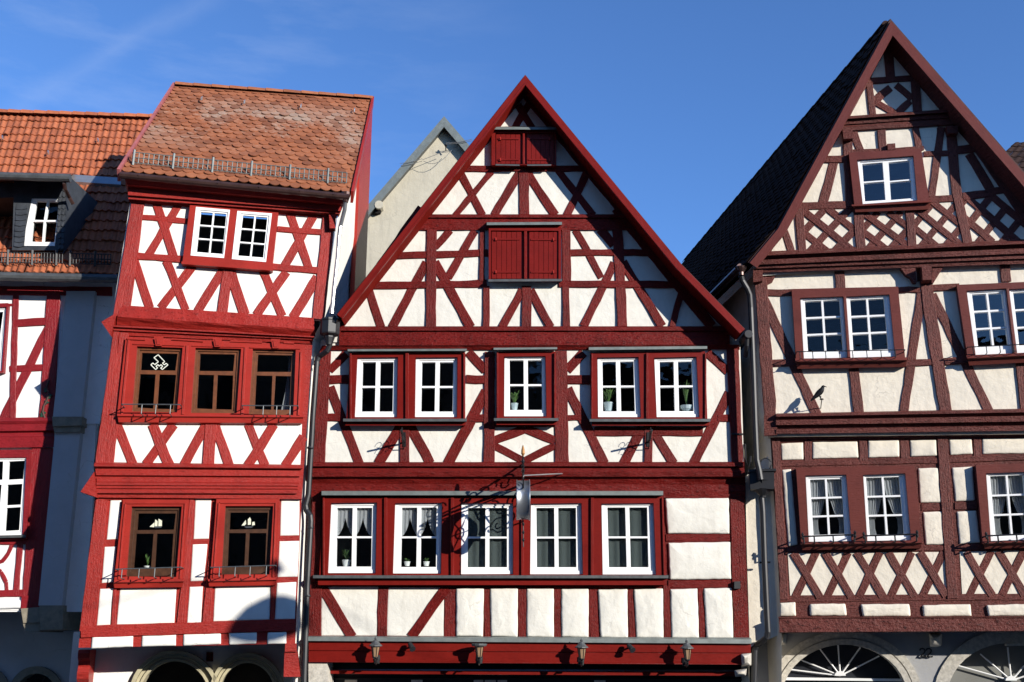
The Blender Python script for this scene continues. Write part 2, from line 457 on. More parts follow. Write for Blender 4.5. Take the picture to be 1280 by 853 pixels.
_i = 0
def uo():
    global _i; _i += 1
    return (_i * 7 % 19) * .00045

class Frame:
    """timbers of one storey traced in one enlargement"""
    def __init__(s, fr, pl, off, mat): s.fr, s.pl, s.off, s.mat = fr, pl, off, mat
    def b(s, kind, x1, y1, x2, y2, w, w2=None, t=None, jit=.5, parent=None):
        T = {'post': .026, 'rail': .020, 'rafter': .023, 'brace': .0125, 'sill_beam': .032, 'corner_post': .029, 'corner_board': .036, 'slat': .010}
        tt = (t if t is not None else T.get(kind, .02)) + uo()
        mb = MB(s.pl); k = s.fr.k
        mb.beam(s.pl, s.fr(x1, y1), s.fr(x2, y2), w / k, (w2 if w2 else w) / k, s.off, tt, jit=jit)
        return mb.build(kind, s.mat, parent)
    def many(s, kind, rows, **kw):
        for r in rows: s.b(kind, *r, **kw)

def wall(name, pl, outer, off, mat, holes=(), thick=.16, parent=None):
    return MB(pl).plate(pl, outer, off - thick, off, holes).build(name, mat, parent)

def grow(q, d):
    c = (sum(p[0] for p in q) / 4, sum(p[1] for p in q) / 4)
    return [(p[0] + (d if p[0] > c[0] else -d), p[1] + (d if p[1] > c[1] else -d)) for p in q]

def panes_grid(g, cols, rows, bw, bh, vw=None):
    """glass quads between glazing bars of a light g (TL TR BR BL)"""
    W = abs(g[1][0] - g[0][0]); H = abs(g[3][1] - g[0][1]); out = []
    for r in range(rows):
        for c in range(cols):
            s0 = c / cols + (bw / 2 / W if c else 0); s1 = (c + 1) / cols - (bw / 2 / W if c < cols - 1 else 0)
            t0 = r / rows + (bh / 2 / H if r else 0); t1 = (r + 1) / rows - (bh / 2 / H if r < rows - 1 else 0)
            out.append([bil(g, s0, t0), bil(g, s1, t0), bil(g, s1, t1), bil(g, s0, t1)])
    return out

def window(pl, outer, panes, front, mat, glass=None, step=.018, depth=.06, sash=None, mid=.5):
    """outer frame and, set back a little, the sash with its glazing bars; panes are a sub-part"""
    xs = [p for q in panes for p in q]
    if sash is None:
        a = panes[0][0]; 
        TL = min(xs, key=lambda p: p[0] * .6 + p[1]); TR = min(xs, key=lambda p: -p[0] + p[1]); BR = max(xs, key=lambda p: p[0] + p[1]); BL = max(xs, key=lambda p: -p[0] + p[1])
        sash = [lerp(o, g, mid) for o, g in zip(outer, (TL, TR, BR, BL))]
    mb = MB(pl).plate(pl, outer, front - depth, front, [sash])
    mb.plate(pl, grow(sash, .5), front - depth, front - step, panes)
    w = mb.build('window', mat)
    g = MB(pl)
    for q in panes: g.plate(pl, grow(q, .3), front - step - .022, front - step - .02)
    g.build('pane', glass or M['glass'], w)
    return w

def ledge(name, pl, a, b, h, off0, off1, mat, parent=None, back=None, slope=.6):
    """a drip board or sill: top slopes outwards, front edge, soffit"""
    lines = [((a[0], a[1] - slope), (b[0], b[1] - slope), off0 + .002), (a, b, off1), ((a[0], a[1] + h), (b[0], b[1] + h), off1), ((a[0], a[1] + h), (b[0], b[1] + h), off0 + .002)]
    return MB(pl).mould(pl, lines, seg=3, jit=0, back=off0).build(name, mat, parent)

def railing(pl, a, b, off, wall_off, drop, ts, r, mat, lower=True, ends=True, finial=False):
    mb = MB(pl)
    A, B = pl.P(a, off), pl.P(b, off)
    mb.tube([A, B], r, 6)
    for t in ts:
        p = A.lerp(B, t); d = pl.P((lerp(a, b, t)[0], lerp(a, b, t)[1] + drop), off)
        q = Vector((p.x, p.y, d.z)); mb.tube([p, q], r * .85, 6)
        mb.tube([q, q - pl.n * (off - wall_off)], r * .8, 6)
    if ends:
        for P0 in (A, B): mb.tube([P0, P0 - pl.n * (off - wall_off)], r * .9, 6)
    if finial:
        for P0 in (A, B): mb.lathe(P0 + Vector((0, 0, -.05)), [(.012, 0), (.02, .03), (.012, .05), (.024, .08), (.006, .11)], 6)
    return mb.build('window_railing', mat)

def room(pl, q, off, depth=2.2):
    """the dark room behind a storey's windows"""
    f = [pl.P(p, off) for p in q]; b = [p - pl.n * depth for p in f]
    vs = f + b
    return MB(pl).add(vs, [(4, 5, 6, 7), (0, 1, 5, 4), (1, 2, 6, 5), (2, 3, 7, 6), (3, 0, 4, 7)]).build('room', M['dark'])

def tiles(mb, A, B, C, D, nx, ny, kind, lift=.022, th=.014, lap=1.5, clip=None):
    """A eave left, B eave right, C ridge right, D ridge left; real tiles laid in courses"""
    nrm = (B - A).cross(D - A).normalized()
    if nrm.z < 0: nrm = -nrm
    def pt(s, t): return A.lerp(B, s).lerp(D.lerp(C, s), t)
    for r in range(ny):
        for c in range(-1 if kind == 'plain' and r % 2 else 0, nx):
            sh = .5 if (kind == 'plain' and r % 2) else 0
            s0 = (c + sh) / nx; s1 = (c + 1 + sh) / nx - .0006
            if s1 <= .004 or s0 >= .999: continue
            s0 = max(0, s0); s1 = min(1, s1)
            t0 = r / ny + random.uniform(-.0012, .0012); t1 = min(1.0, (r + lap) / ny)
            tone = random.random(); lf = lift * random.uniform(.75, 1.3)
            if random.random() < .03: t0 -= random.uniform(.1, .3) / ny; lf *= 1.5
            if kind == 'plain':
                h = (t1 - t0)
                prof = [(0, 1), (0, .30), (.14, .12), (.33, .02), (.5, 0), (.67, .02), (.86, .12), (1, .30), (1, 1)]
                top = []; bot = []
                for (a, b) in prof:
                    s_ = s0 + (s1 - s0) * a; t_ = t0 + h * b
                    p = pt(s_, t_) + nrm * (lf * (1 - b) + .004)
                    top.append(p + nrm * th); bot.append(p)
                n = len(prof)
                mb.add(top + bot, [tuple(range(n))] + [(i, n + i, n + i + 1, i + 1) for i in range(n - 1)], [(tone, (t0 + t1) / 2)] * (2 * n))
            else:
                prof = [(0, .008), (.14, .021), (.3, .025), (.46, .018), (.6, .004), (.8, .000), (1, .008)]
                row0 = []; row1 = []; row2 = []
                for (a, hh) in prof:
                    s_ = s0 + (s1 - s0 + .0006) * a
                    row0.append(pt(s_, t0) + nrm * (hh + lf)); row1.append(pt(s_, t1) + nrm * (hh * .95)); row2.append(pt(s_, t0) + nrm * (hh + lf - .022))
                n = len(prof)
                mb.add(row0 + row1 + row2, [(i, i + 1, n + i + 1, n + i) for i in range(n - 1)] + [(2 * n + i, 2 * n + i + 1, i + 1, i) for i in range(n - 1)], [(tone, (t0 + t1) / 2)] * (3 * n))
    return mb

def ridge(mb, a, b, n, r):
    d = (b - a); L = d.length; d.normalize()
    x = d.cross(Vector((0, 0, 1))).normalized()
    for i in range(n):
        p = a + d * (L * i / n); q = a + d * (L * (i + 1.08) / n); tone = random.random()
        vs = []
        for (P0, rr) in ((p, r), (q, r * .86)):
            for k in range(7):
                an = math.pi * (k / 6)
                vs.append(P0 + x * math.cos(an) * rr + Vector((0, 0, 1)) * (math.sin(an) * rr - r * .3))
        mb.add(vs, [(k, k + 1, k + 8, k + 7) for k in range(6)] + [tuple(range(7))], [(tone, .97)] * 14)
    return mb

def snow_guard(A, B, up, nrm, h, n, r, mat, parent):
    """lattice grid standing on the tiles near the eave"""
    mb = MB()
    top = up
    for k in (0, .5, 1): mb.tube([A + nrm * .06 + top * (h * k), B + nrm * .06 + top * (h * k)], r, 4)
    for i in range(n + 1):
        p = A.lerp(B, i / n) + nrm * .06
        mb.tube([p, p + top * h], r * .9, 4)
        if i % 8 == 0:
            mb.tube([p + nrm * .01 - top * .05, p + nrm * .01 + top * (h * 1.2)], r * 2.2, 4); mb.tube([p + top * h, p - nrm * .06 + top * (h + .1)], r * 1.5, 4)
    return mb.build('snow_guard', mat, parent)

# ------------------------------------------------------------------ planes of the fronts
PL = Plane(-3.2, 16.35, 9.5)      # left red house: its left end is nearer
PM = Plane(0, 16.5, 0)            # middle gabled house
PR = Plane(3.95, 16.35, -11.0)    # right gabled house: its right end is nearer
PF = Plane(-7, 17.25, 4)           # house at the left edge, set back
A1, A2, A3, A4 = Fr(120, 220, 4), Fr(90, 390, 4), Fr(90, 590, 4), Fr(90, 740, 4)
B1, B2, B3, B4 = Fr(410, 240, 4), Fr(640, 240, 4), Fr(500, 90, 4), Fr(380, 420, 4)
B5, B6, B7, B8, B9 = Fr(640, 420, 4), Fr(380, 600, 4), Fr(650, 600, 4), Fr(370, 770, 4), Fr(660, 770, 4)
K = 1280 / 350
C1, C2, C3, C4, C5 = Fr(960, 20, 4), Fr(960, 160, 4), Fr(930, 330, K), Fr(930, 520, K), Fr(930, 700, K)
D1, E1 = Fr(0, 200, 5.33), Fr(440, 140, 4.2625)
PX = Fr(0, 0, 1)

#SECTIONS
# =================================================================== LEFT RED HOUSE
LH = thing('red_house', 'bright red and white house with a clay tile roof sloping towards the street', 'house', (-4.6, 17.5, 0), 'half-timbered houses of the row')
nL, nM, nT = 0.0, .08, .16
T = M['redL']; TS = M['redLs']
# ---- top storey
w1o, w1g = A1(500,155, 670,170, 640,411, 473,398), A1(525,180, 652,190, 632,391, 503,381)
w2o, w2g = A1(707,175, 880,188, 850,431, 679,416), A1(735,197, 857,208, 836,409, 710,399)
wall('upper_wall', PL, PX(165,238, 423,254, 404,398, 140,396), nT, M['plL'], [grow(w1o, .5), grow(w2o, .5)])
f = Frame(A1, PL, nT, T)
f.b('corner_board', 196,110, 103,700, 34, 38)
f.b('corner_post', 228,112, 146,662, 34, 52)
f.b('corner_post', 1166,180, 1112,715, 60, 62)
f.b('rail', 195,108, 1190,186, 52)
f.b('rail', 200,399, 1110,473, 33)
f.many('rail', [(232,206, 460,226, 28), (908,264, 1140,281, 28)])
f.many('brace', [(299,130, 388,402, 43), (416,138, 262,395, 40), (971,188, 1063,458, 42), (1087,200, 942,448, 43),
                 (190,425, 268,660, 47), (352,425, 449,670, 42), (485,448, 323,660, 42), (642,460, 508,676, 46),
                 (670,470, 742,692, 52), (833,470, 930,702, 44), (953,480, 803,695, 43), (1107,505, 985,708, 48)])
f.b('post', 660,462, 631,685, 50)
# casing round the two white windows
cas = MB(PL).plate(PL, A1(470,146, 912,184, 880,470, 432,432), nT, nT + .10, [w1o, w2o]).build('window_surround', TS)
MB(PL).plate(PL, A1(428,428, 884,464, 882,474, 427,440), nT, nT + .125).build('window_sill', TS)
for o_, g_ in ((w1o, w1g), (w2o, w2g)):
    window(PL, o_, panes_grid(g_, 2, 3, 1.9, 1.7), nT + .105, M['white'], step=.02, mid=.55)
# bracket under the eaves at the right corner
MB(PL).plate(PL, A1(1165,190, 1200,192, 1198,262, 1168,262), nT, nT + .14).build('bracket', T)
# ---- eaves: soffit boards and red cornice
MB(PL).mould(PL, [((156,224),(433,247), nT+.36), ((159,231),(429,255), nT+.30), ((160,234),(427,257.5), nT+.2), ((160,240.5),(426.5,261), nT+.19),
                  ((160,244),(426.5,264), nT+.19), ((160.5,245),(426,265), nT+.14), ((160.5,249),(425,267.5), nT+.14), ((161,250),(424.5,268.5), nT+.07), ((161.5,253),(424,270.5), nT+.05)], jit=.002).build('eaves_cornice', T)
# ---- sill beam and rolled cornice between top and middle storeys
MB(PL).mould(PL, [((150.5,381.5),(392,397.5), nT+.035), ((147,396),(394,412), nT+.05), ((146,398.5),(394,414.5), nT+.03), ((146,402),(394,417.5), nM+.07), ((146,406.5),(394,421), nM+.03)], jit=.006).build('sill_beam', T)
MB(PL).mould(PL, [((140,406.5),(393,420.5), nM+.13), ((140,408.5),(393,422), nM+.13), ((141,410),(392,423), nM+.08), ((142,413),(391,425), nM+.08), ((142,414.5),(391,426.5), nM+.04), ((143,419),(390,430), nM+.025)], jit=.002).build('cornice', T)
def flare(a, b, c, off):      # sheet-metal capped end of a cornice
    P_ = [PL.P(p, off) for p in (a, b, c)]
    mb = MB(PL); d = PL.n * -.16
    mb.add(P_ + [p + d for p in P_], [(0, 1, 2), (5, 4, 3), (0, 3, 4, 1), (1, 4, 5, 2), (2, 5, 3, 0)]).build('cornice_end', T)
flare((126.5,402.5), (146,391), (138.5,420), nM + .13)
# ---- middle storey
m1 = A2(325,172, 553,180, 525,503, 299,498); m2 = A2(617,180, 846,185, 823,507, 594,505); m3 = A2(904,185, 1119,190, 1106,517, 884,511)
wall('middle_wall', PL, PX(143,394, 392,408, 377,624, 118,622), nM, T, [grow(m1, .6), grow(m2, .6), grow(m3, .6)])
MB(PL).plate(PL, A2(215,560, 1150,562, 1142,764, 200,752), nM, nM + .006).build('plaster_panel', M['plL'])
f = Frame(A2, PL, nM + .006, T)
f.b('corner_board', 221,95, 132,762, 32, 38)
f.b('corner_post', 262,95, 178,762, 48, 56)
f.many('brace', [(222,562, 304,764, 48), (402,562, 485,766, 52), (508,562, 370,762, 47), (672,562, 561,766, 47), (714,562, 786,768, 48),
                 (880,562, 966,768, 46), (1010,562, 879,768, 47), (1157,622, 1064,770, 46)])
f.b('post', 696,562, 680,770, 58)
MB(PL).plate(PL, A2(268,132, 1166,164, 1153,524, 225,516), nM, nM + .085, [m1, m2, m3]).build('window_surround', TS)
# moulded pilasters, upper trim and keystones of the surround
f2 = Frame(A2, PL, nM + .085, TS)
f2.many('pilaster', [(283,140, 248,512, 12), (576,168, 553,512, 14), (868,178, 850,515, 14), (1146,200, 1132,516, 12)], t=.016, jit=.05)
f2.many('trim', [(275,134, 365,138, 9), (500,136, 655,146, 9), (792,146, 950,152, 9), (1060,153, 1110,156, 9)], t=.02, jit=.05)
f2.many('trim', [(305,160, 560,168, 7), (600,170, 860,176, 7), (890,178, 1140,184, 7)], t=.012, jit=.05)
for x, y in ((433,145), (727,150), (1018,157)):
    k_ = MB(PL).plate(PL, A2(x-23,y-22, x+23,y-20, x+15,y+25, x-15,y+25), nM+.085, nM+.125)
    k_.plate(PL, A2(x-13,y-14, x+13,y-13, x+8,y+18, x-8,y+18), nM+.125, nM+.135).build('keystone', TS)
def brown(outer, top, l, r, front, mat):
    fr = [lerp(a, b, .06) for a, b in zip(outer, (outer[2], outer[3], outer[0], outer[1]))]
    return window(PL, outer, [top, l, r], front, mat, step=.022, mid=.55)
brown(m1, A2(350,205, 528,210, 517,294, 344,292), A2(341,311, 418,313, 406,484, 326,479), A2(437,313, 521,315, 505,487, 426,485), nM + .03, M['brown'])
brown(m2, A2(641,210, 814,213, 806,297, 637,296), A2(633,314, 710,316, 702,487, 624,483), A2(728,316, 806,318, 799,489, 720,487), nM + .03, M['brown'])
brown(m3, A2(930,214, 1100,218, 1095,301, 925,300), A2(922,318, 1002,320, 996,490, 914,487), A2(1018,320, 1095,322, 1088,490, 1008,490), nM + .03, M['brown'])
MB(PL).mould(PL, [(A2(226,512), A2(1157,519), nM+.125), (A2(226,520), A2(1157,527), nM+.135), (A2(229,528), A2(1155,535), nM+.10), (A2(233,552), A2(1148,556), nM+.09), (A2(235,562), A2(1146,564), nM+.03)], jit=.001).build('window_sill', TS)
railing(PL, A2(248,462), A2(540,464), nM+.33, nM+.05, 11.5, (.35, .59, .84), .009, M['grail'])
railing(PL, A2(850,469), A2(1130,470), nM+.33, nM+.05, 11, (.38, .62, .86), .009, M['grail'])
# ---- moulded cornice between middle and lower storeys
MB(PL).mould(PL, [(A2(112,754), A2(1152,764), nM+.06), (A2(112,757), A2(1152,769), nM+.10), (A2(110,764), A2(1154,778), nM+.13), (A2(110,772), A2(1154,783), nM+.13), (A2(114,780), A2(1145,789), nM+.07)], jit=.002).build('sill_beam', T)
MB(PL).mould(PL, [((119,585.5),(376,588), nM+.06), ((120,594),(374.5,595.5), nM+.07), ((120.5,596),(374,597), nM+.02), ((121,602),(373,603.2), nM+.03), ((120.5,603.5),(373,605), nM+.07),
                  ((120.5,606.5),(372.5,607.5), nM+.07), ((120.5,607.5),(372,608.5), nM+.045), ((120.5,610.5),(372,611.2), nM+.06), ((120.5,611.5),(372,612.2), nM+.035), ((120.5,614.5),(371.5,615), nM+.05), ((120,616.5),(371,617), nM+.05), ((119.5,618),(371,618), nL+.05), ((119,625),(371,624), nL+.03)], jit=.0015).build('cornice', T)
flare((100.5,615), (117.5,590), (121,622), nM + .10)
# ---- lower storey
g1 = A3(298,173, 549,173, 521,526, 270,523); g2 = A3(767,171, 1006,171, 987,513, 747,513)
wall('lower_wall', PL, PX(118.5,622, 377,622, 369,805, 98,810), nL, T, [grow(g1, .6), grow(g2, .6)])
for q in ((192,140,248,137,230,337,173,340), (163,375,222,373,207,553,148,557), (140,585,208,583,192,768,123,770), (240,580,523,577,512,757,223,765), (617,136,698,135,684,335,607,337),
          (603,363,678,361,660,545,592,548), (588,575,655,573,645,755,575,760), (715,572,995,567,988,740,706,748), (1045,132,1138,130,1136,318,1040,320), (1037,347,1137,345,1128,525,1027,527), (1025,555,1122,550,1115,738,1013,740)):
    MB(PL).cushion(PL, A3(*q), nL - .004, .014, .5, .12).build('plaster_panel', M['plL'], smooth=True)
for q in ((100,220,307,216,305,275,95,285), (350,220,521,213,520,270,347,275), (557,212,745,207,745,262,555,270), (785,205,925,202,922,260,785,265), (978,202,1073,200,1072,260,976,262)):
    MB(PL).cushion(PL, A4(*q), nL - .004, .035, 1.4, .2, ).build('plaster_panel', M['plL'], smooth=True)
f = Frame(A3, PL, nL, T)
f.b('corner_post', 150,138, 75,800, 62, 78)
f.many('post', [(600,138, 543,765, 26, 40), (700,350, 672,755, 16, 44), (215,560, 206,768, 16, 22), (1000,560, 1000,745, 14, 18)])
f.b('sill_beam', 44,800, 1115,765, 60)
MB(PL).plate(PL, A3(255,139, 584,139, 551,540, 211,541), nL, nL + .09, [g1]).build('window_surround', TS)
MB(PL).plate(PL, A3(722,137, 1038,136, 1021,530, 691,535), nL, nL + .09, [g2]).build('window_surround', TS)
for pts in (((270,156),(568,156)), ((266,160),(232,536)), ((566,158),(540,534)), ((740,154),(1022,153)), ((735,156),(706,530)), ((1020,156),(1005,526))):
    Frame(A3, PL, nL + .09, TS).b('trim', *pts[0], *pts[1], 10, t=.014, jit=.05)
brown(g1, A3(332,208, 519,208, 510,289, 326,292), A3(322,309, 408,309, 395,479, 309,482), A3(425,309, 507,309, 497,479, 415,481), nL + .03, M['dkbrown'])
brown(g2, A3(792,204, 980,204, 974,286, 788,289), A3(785,306, 870,306, 862,469, 778,474), A3(888,306, 972,306, 966,467, 880,469), nL + .03, M['dkbrown'])
for a, b, c, d in ((A3(204,541), A3(560,535), A3(551,577), A3(212,581)), (A3(679,536), A3(1024,528), A3(1018,567), A3(686,573))):
    MB(PL).mould(PL, [(a, b, nL+.15), (lerp(a, d, .3), lerp(b, c, .3), nL+.16), (lerp(a, d, .45), lerp(b, c, .45), nL+.11), (d, c, nL+.09)], seg=6, jit=.001, back=nL).build('window_sill', TS)
railing(PL, A3(218,487), A3(545,477), nL+.34, nL+.05, 11.5, (.10, .36, .60, .86), .009, M['grail'])
railing(PL, A3(692,478), A3(1018,468), nL+.34, nL+.05, 11.5, (.14, .38, .61, .86), .009, M['grail'])
# ---- rooms behind the windows
room(PL, PX(172,262, 405,280, 398,390, 160,372), nT - .17); room(PL, PX(150,430, 380,440, 370,560, 130,555), nM - .17); room(PL, PX(125,630, 368,630, 362,795, 112,795), nL - .17)
# ---- ground floor: wall set back under the jetty, two stone arches
nG0 = nL - 1.05
def arch_pts(cx, cy, rx, ry, n=20, a0=0, a1=180): return [(cx + rx * math.cos(R(a)), cy - ry * math.sin(R(a))) for a in [a0 + (a1 - a0) * i / n for i in range(n + 1)]]
def arch(pl, cx, cy, rx, ry, tw, bottom, off, mat, name='stone_arch', relief=.05, rings=1):
    for k in range(rings):
        a = k / rings; b = (k + 1) / rings - (.08 if k < rings - 1 else 0)
        o_ = arch_pts(cx, cy, rx + tw * b, ry + tw * b); i_ = arch_pts(cx, cy, rx + tw * a, ry + tw * a)
        poly = [(o_[0][0], bottom)] + o_ + [(o_[-1][0], bottom), (i_[-1][0], bottom)] + i_[::-1] + [(i_[0][0], bottom)]
        MB(pl).plate(pl, poly, off - .25, off + relief * (1 + .6 * k) * (1 if k % 2 == 0 else .4)).build(name, mat)
hl = arch_pts(218, 871, 43, 44); hr = arch_pts(309, 867, 34, 38)
h1 = [(261, 1000)] + hl + [(175, 1000)]; h2 = [(343, 1000)] + hr + [(275, 1000)]
MB(PL).plate(PL, PX(92,790, 372,790, 362,1015, 70,1020), nG0 - .3, nG0, [h1, h2]).build('ground_floor_wall', M['plL'])
arch(PL, 218, 871, 43, 44, 14, 1000, nG0, M['ystone'], rings=3); arch(PL, 309, 867, 34, 38, 13, 1000, nG0, M['ystone'], rings=3)
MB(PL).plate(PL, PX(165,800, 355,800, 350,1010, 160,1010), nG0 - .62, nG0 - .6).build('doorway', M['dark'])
# underside of the jetty
a, b = PL.P((98.5,808.5), nL - .01), PL.P((369,804), nL - .01)
MB(PL).add([a, b, b - PL.n*1.3, a - PL.n*1.3], [(0,1,2,3)]).build('jetty_soffit', M['roofdk'])
# carved corbels
def scorbel(pl, prof, u0, thick, mat, name='corbel'):
    """S-shaped bracket: prof = (metres out, metres down) from the top corner"""
    mb = MB(pl); n = len(prof); vs = []
    for sgn in (0, 1):
        for (o_, d_) in prof: vs.append(u0 + pl.u * (thick * sgn) + pl.n * o_ - Vector((0, 0, d_)))
    mb.add(vs, [tuple(range(n)), tuple(range(2 * n - 1, n - 1, -1))] + [(i, (i + 1) % n, n + (i + 1) % n, n + i) for i in range(n)])
    return mb.build(name, mat)
SC = [(0, 0), (.42, 0), (.44, .05), (.42, .12), (.36, .17), (.33, .25), (.36, .33), (.34, .42), (.26, .50), (.16, .56), (.12, .66), (.13, .78), (.08, .9), (0, .92)]
scorbel(PL, SC, PL.P((106, 812), nG0 + .02), .17, T)
mb = MB(PL).plate(PL, A4(1066,258, 1122,258, 1124,300, 1064,300), nG0, nL + .08); mb.plate(PL, A4(1062,300, 1128,300, 1142,425, 1058,425), nG0, nL + .04); mb.build('corbel', T)
# ---- side wall on the right, with the red board at its rear edge
E0, E1_ = PL.P((151,216.5), nT + .42), PL.P((438,243.5), nT + .42)
R1 = PL.P((464,125.5), nT - 2.55); R0 = PL.P((219.5,108.5), nT - 2.55)
fp = [PL.P(p, o_) for p, o_ in (((357,1010), nL - .4), ((369,805), nL), ((377,623), nL), ((377,584), nM), ((390,424), nM), ((404,398), nT), ((424,254), nT))]
fp = [p - PL.n * .03 for p in fp]
bx = Vector((R1.x - .03, R1.y + .1, 0))
bk = [Vector((bx.x, bx.y, p.z)) for p in fp]
vs = fp + bk; n = len(fp)
top = R1 - Vector((.03, 0, .12))
mb = MB(); mb.add(vs + [top], [(i, i + 1, n + i + 1, n + i) for i in range(n - 1)] + [(n - 1, 2 * n - 1, 2 * n)], [(p.y, p.z) for p in vs + [top]])
mb.build('side_wall', M['plL'])
dirb = Vector((bx.x - fp[-1].x, bx.y - fp[-1].y, 0)).normalized(); dn = Vector((dirb.y, -dirb.x, 0))
q0 = Vector((bx.x, bx.y, 0)); wB = 1.15
def bp(t, z): p = q0 - dirb * t; return Vector((p.x, p.y, z))
slope_z = (R1.z - fp[-1].z) / (Vector((bx.x - fp[-1].x, bx.y - fp[-1].y, 0)).length)
pts = [bp(0, R1.z - .02), bp(wB, R1.z - .05 - slope_z * wB), bp(wB, R1.z - 5.2), bp(0, R1.z - 5.2)]
mb = MB(); vs = [p + dn * .05 for p in pts] + [p - dn * .03 for p in pts]
mb.add(vs, [(0,1,2,3), (7,6,5,4), (0,4,5,1), (1,5,6,2), (2,6,7,3), (3,7,4,0)], [(p.y, p.z) for p in vs]).build('rear_board', TS)
lp = [p - PL.u * 0 for p in (PL.P((98,810), nL), PL.P((118.5,622), nL), PL.P((117,580), nM), PL.P((143,414), nM), PL.P((140,396), nT), PL.P((165,238), nT))]
vs = lp + [p - PL.n * 3 for p in lp]; n = len(lp)
MB().add(vs, [(i, i + 1, n + i + 1, n + i) for i in range(n - 1)]).build('side_wall', M['plL'])
# ---- roof
mb = tiles(MB(), E0, E1_, R1, R0, 22, 24, 'plain', lift=.026, th=.014, lap=1.6)
rf = mb.build('roof', M['tileL'])
nr = (E1_ - E0).cross(R0 - E0).normalized(); nr = nr if nr.z > 0 else -nr
MB().add([p - nr * .05 for p in (E0, E1_, R1, R0)], [(0, 1, 2, 3)]).build('roof_boards', M['roofdk'], rf)
ridge(MB(), R0 + nr * .03, R1 + nr * .03, 11, .10).build('ridge_tiles', M['tileL'], rf)
for (a, b, s_) in ((E0, R0, -1), (E1_, R1, 1)):
    d = (b - a).normalized(); x = PL.u * s_
    up_ = nr
    mb = MB(); mb.box((a + b) / 2 + x * .03 - up_ * .03, (b - a) / 2 * 1.01, x * .022, up_ * .105); mb.build('verge_board', M['verge'] if s_ < 0 else TS, rf)
upv = (R0 - E0).normalized()
snow_guard(E0.lerp(R0, .07) + PL.u * .12, E1_.lerp(R1, .07) - PL.u * .1, (upv * .3 + nr * .25 + Vector((0, 0, 1))).normalized(), nr, .185, 44, .009, M['zinc'], rf)
for s_ in (.17, .38, .66, .93):      # roof hooks
    p = E0.lerp(E1_, s_).lerp(R0.lerp(R1, s_), .82) + nr * .05
    MB().tube([p, p + nr * .06, p + nr * .07 - upv * .10, p + nr * .03 - upv * .13], .012, 5).build('roof_hook', M['galv'], rf)
g0, g1_ = PL.P((150,219), nT + .45), PL.P((436,246.5), nT + .45)
gt = MB().tube([g0, g1_], .055, 10).build('gutter', M['bpipe'])
for s_ in (.08, .25, .42, .6, .78, .93):
    p = g0.lerp(g1_, s_); MB().tube([p + Vector((0,0,.06)), p + PL.n * .06, p - Vector((0,0,.06))], .009, 5).build('gutter_bracket', M['bpipe'], gt)
# ---- downpipe
o_ = nT + .12
pts = [PL.P(A1(1240,105), o_ + .3), PL.P(A1(1248,128), o_ + .3), PL.P(A1(1243,170), o_ + .22), PL.P(A1(1222,250), o_ + .06), PL.P(A1(1214,310), o_ + .05), PL.P(A1(1208,400), o_ + .05), PL.P(A1(1190,560), o_ + .05), PL.P(A1(1178,690), o_ + .05)]
dp = MB().tube(pts, .034, 10).build('downpipe', M['galv'])
MB().lathe(pts[1] - Vector((0,0,.02)), [(.04, 0), (.075, .12), (.08, .17)], 10).build('outlet', M['bpipe'], dp)
hp = PL.P((412, 421), nT + .12)
hb = MB().lathe(hp, [(.05, -.14), (.06, -.10), (.085, -.02), (.085, .0), (.15, .03), (.155, .05), (.155, .24), (.165, .25), (.165, .28)], 8).build('hopper_head', M['pipe'], dp)
pts = [hp - Vector((0,0,.1)), PL.P((412,432), nT + .1), PL.P((409,439), nT + .08), PL.P((399,446), nM + .05), PL.P((396,452), nM + .04), PL.P((391,520), nM), PL.P((385.5,618), nL), PL.P((382,632), nL), PL.P((383,638), nL), PL.P((388,645), nL + .03), PL.P((388.5,652), nL + .03), PL.P((384,730), nL + .03), PL.P((380,853), nL + .03), PL.P((378,960), nL + .03)]
MB().tube(pts, .045, 10).build('lower_pipe', M['pipe'], dp)
for q in ((396,456), (388,560), (388,660), (384,745)):
    MB().lathe(PL.P(q, nL + .03 if q[1] > 600 else nM), [(.05, -.015), (.054, 0), (.05, .015)], 10).build('pipe_clamp', M['pipe'], dp)

# ---- things in and on its windows
E_ = Fr(170, 432, 1280 / 60)
ring = [(588,250), (478,330), (595,437), (500,515), (447,470), (395,520), (522,645), (575,600), (530,560), (580,515), (617,555), (665,515), (712,560), (655,605), (700,645), (850,520), (800,480), (755,520), (705,475), (765,435)]
mb = MB(); pts = [PL.P(E_(*p), nM - .03) for p in ring]
for i in range(len(pts)): mb.tube([pts[i], pts[(i + 1) % len(pts)]], .008, 6)
top_ = PL.P(E_(588,250), nM - .03); mb.tube([top_, top_ + Vector((0,0,.10))], .0015, 4)
mb.single('window_ornament', M['bead'], 'white angular outline ornament hanging in the leftmost brown window', 'ornament', base=pts[0])
H_ = Fr(180, 630, 1280 / 150)
def ship(sails, hull, lab):
    g = thing('ship_ornament', lab, 'ornament', PL.P(hull[0], nL - .03), 'white sailing ships in the lower windows')
    for sgl in sails: MB(PL).plate(PL, sgl, nL - .034, nL - .028, back=True).build('sail', M['sail'])
    MB(PL).plate(PL, hull, nL - .040, nL - .024, back=True).build('hull', M['slate'])
ship([H_(58,245, 112,198, 108,250), H_(120,165, 145,185, 143,240, 112,242), H_(155,158, 192,180, 190,240, 153,240)], H_(108,240, 192,238, 182,256, 118,257), 'white two-sailed ship ornament in the dark brown lower window')
ship([H_(1040,232, 1085,172, 1090,215, 1072,232), H_(1108,165, 1130,142, 1142,170, 1140,222, 1108,225), H_(1155,195, 1178,190, 1184,225, 1152,232)], H_(1065,240, 1165,236, 1150,256, 1090,258), 'white three-part ship ornament with its tallest sail in the middle')
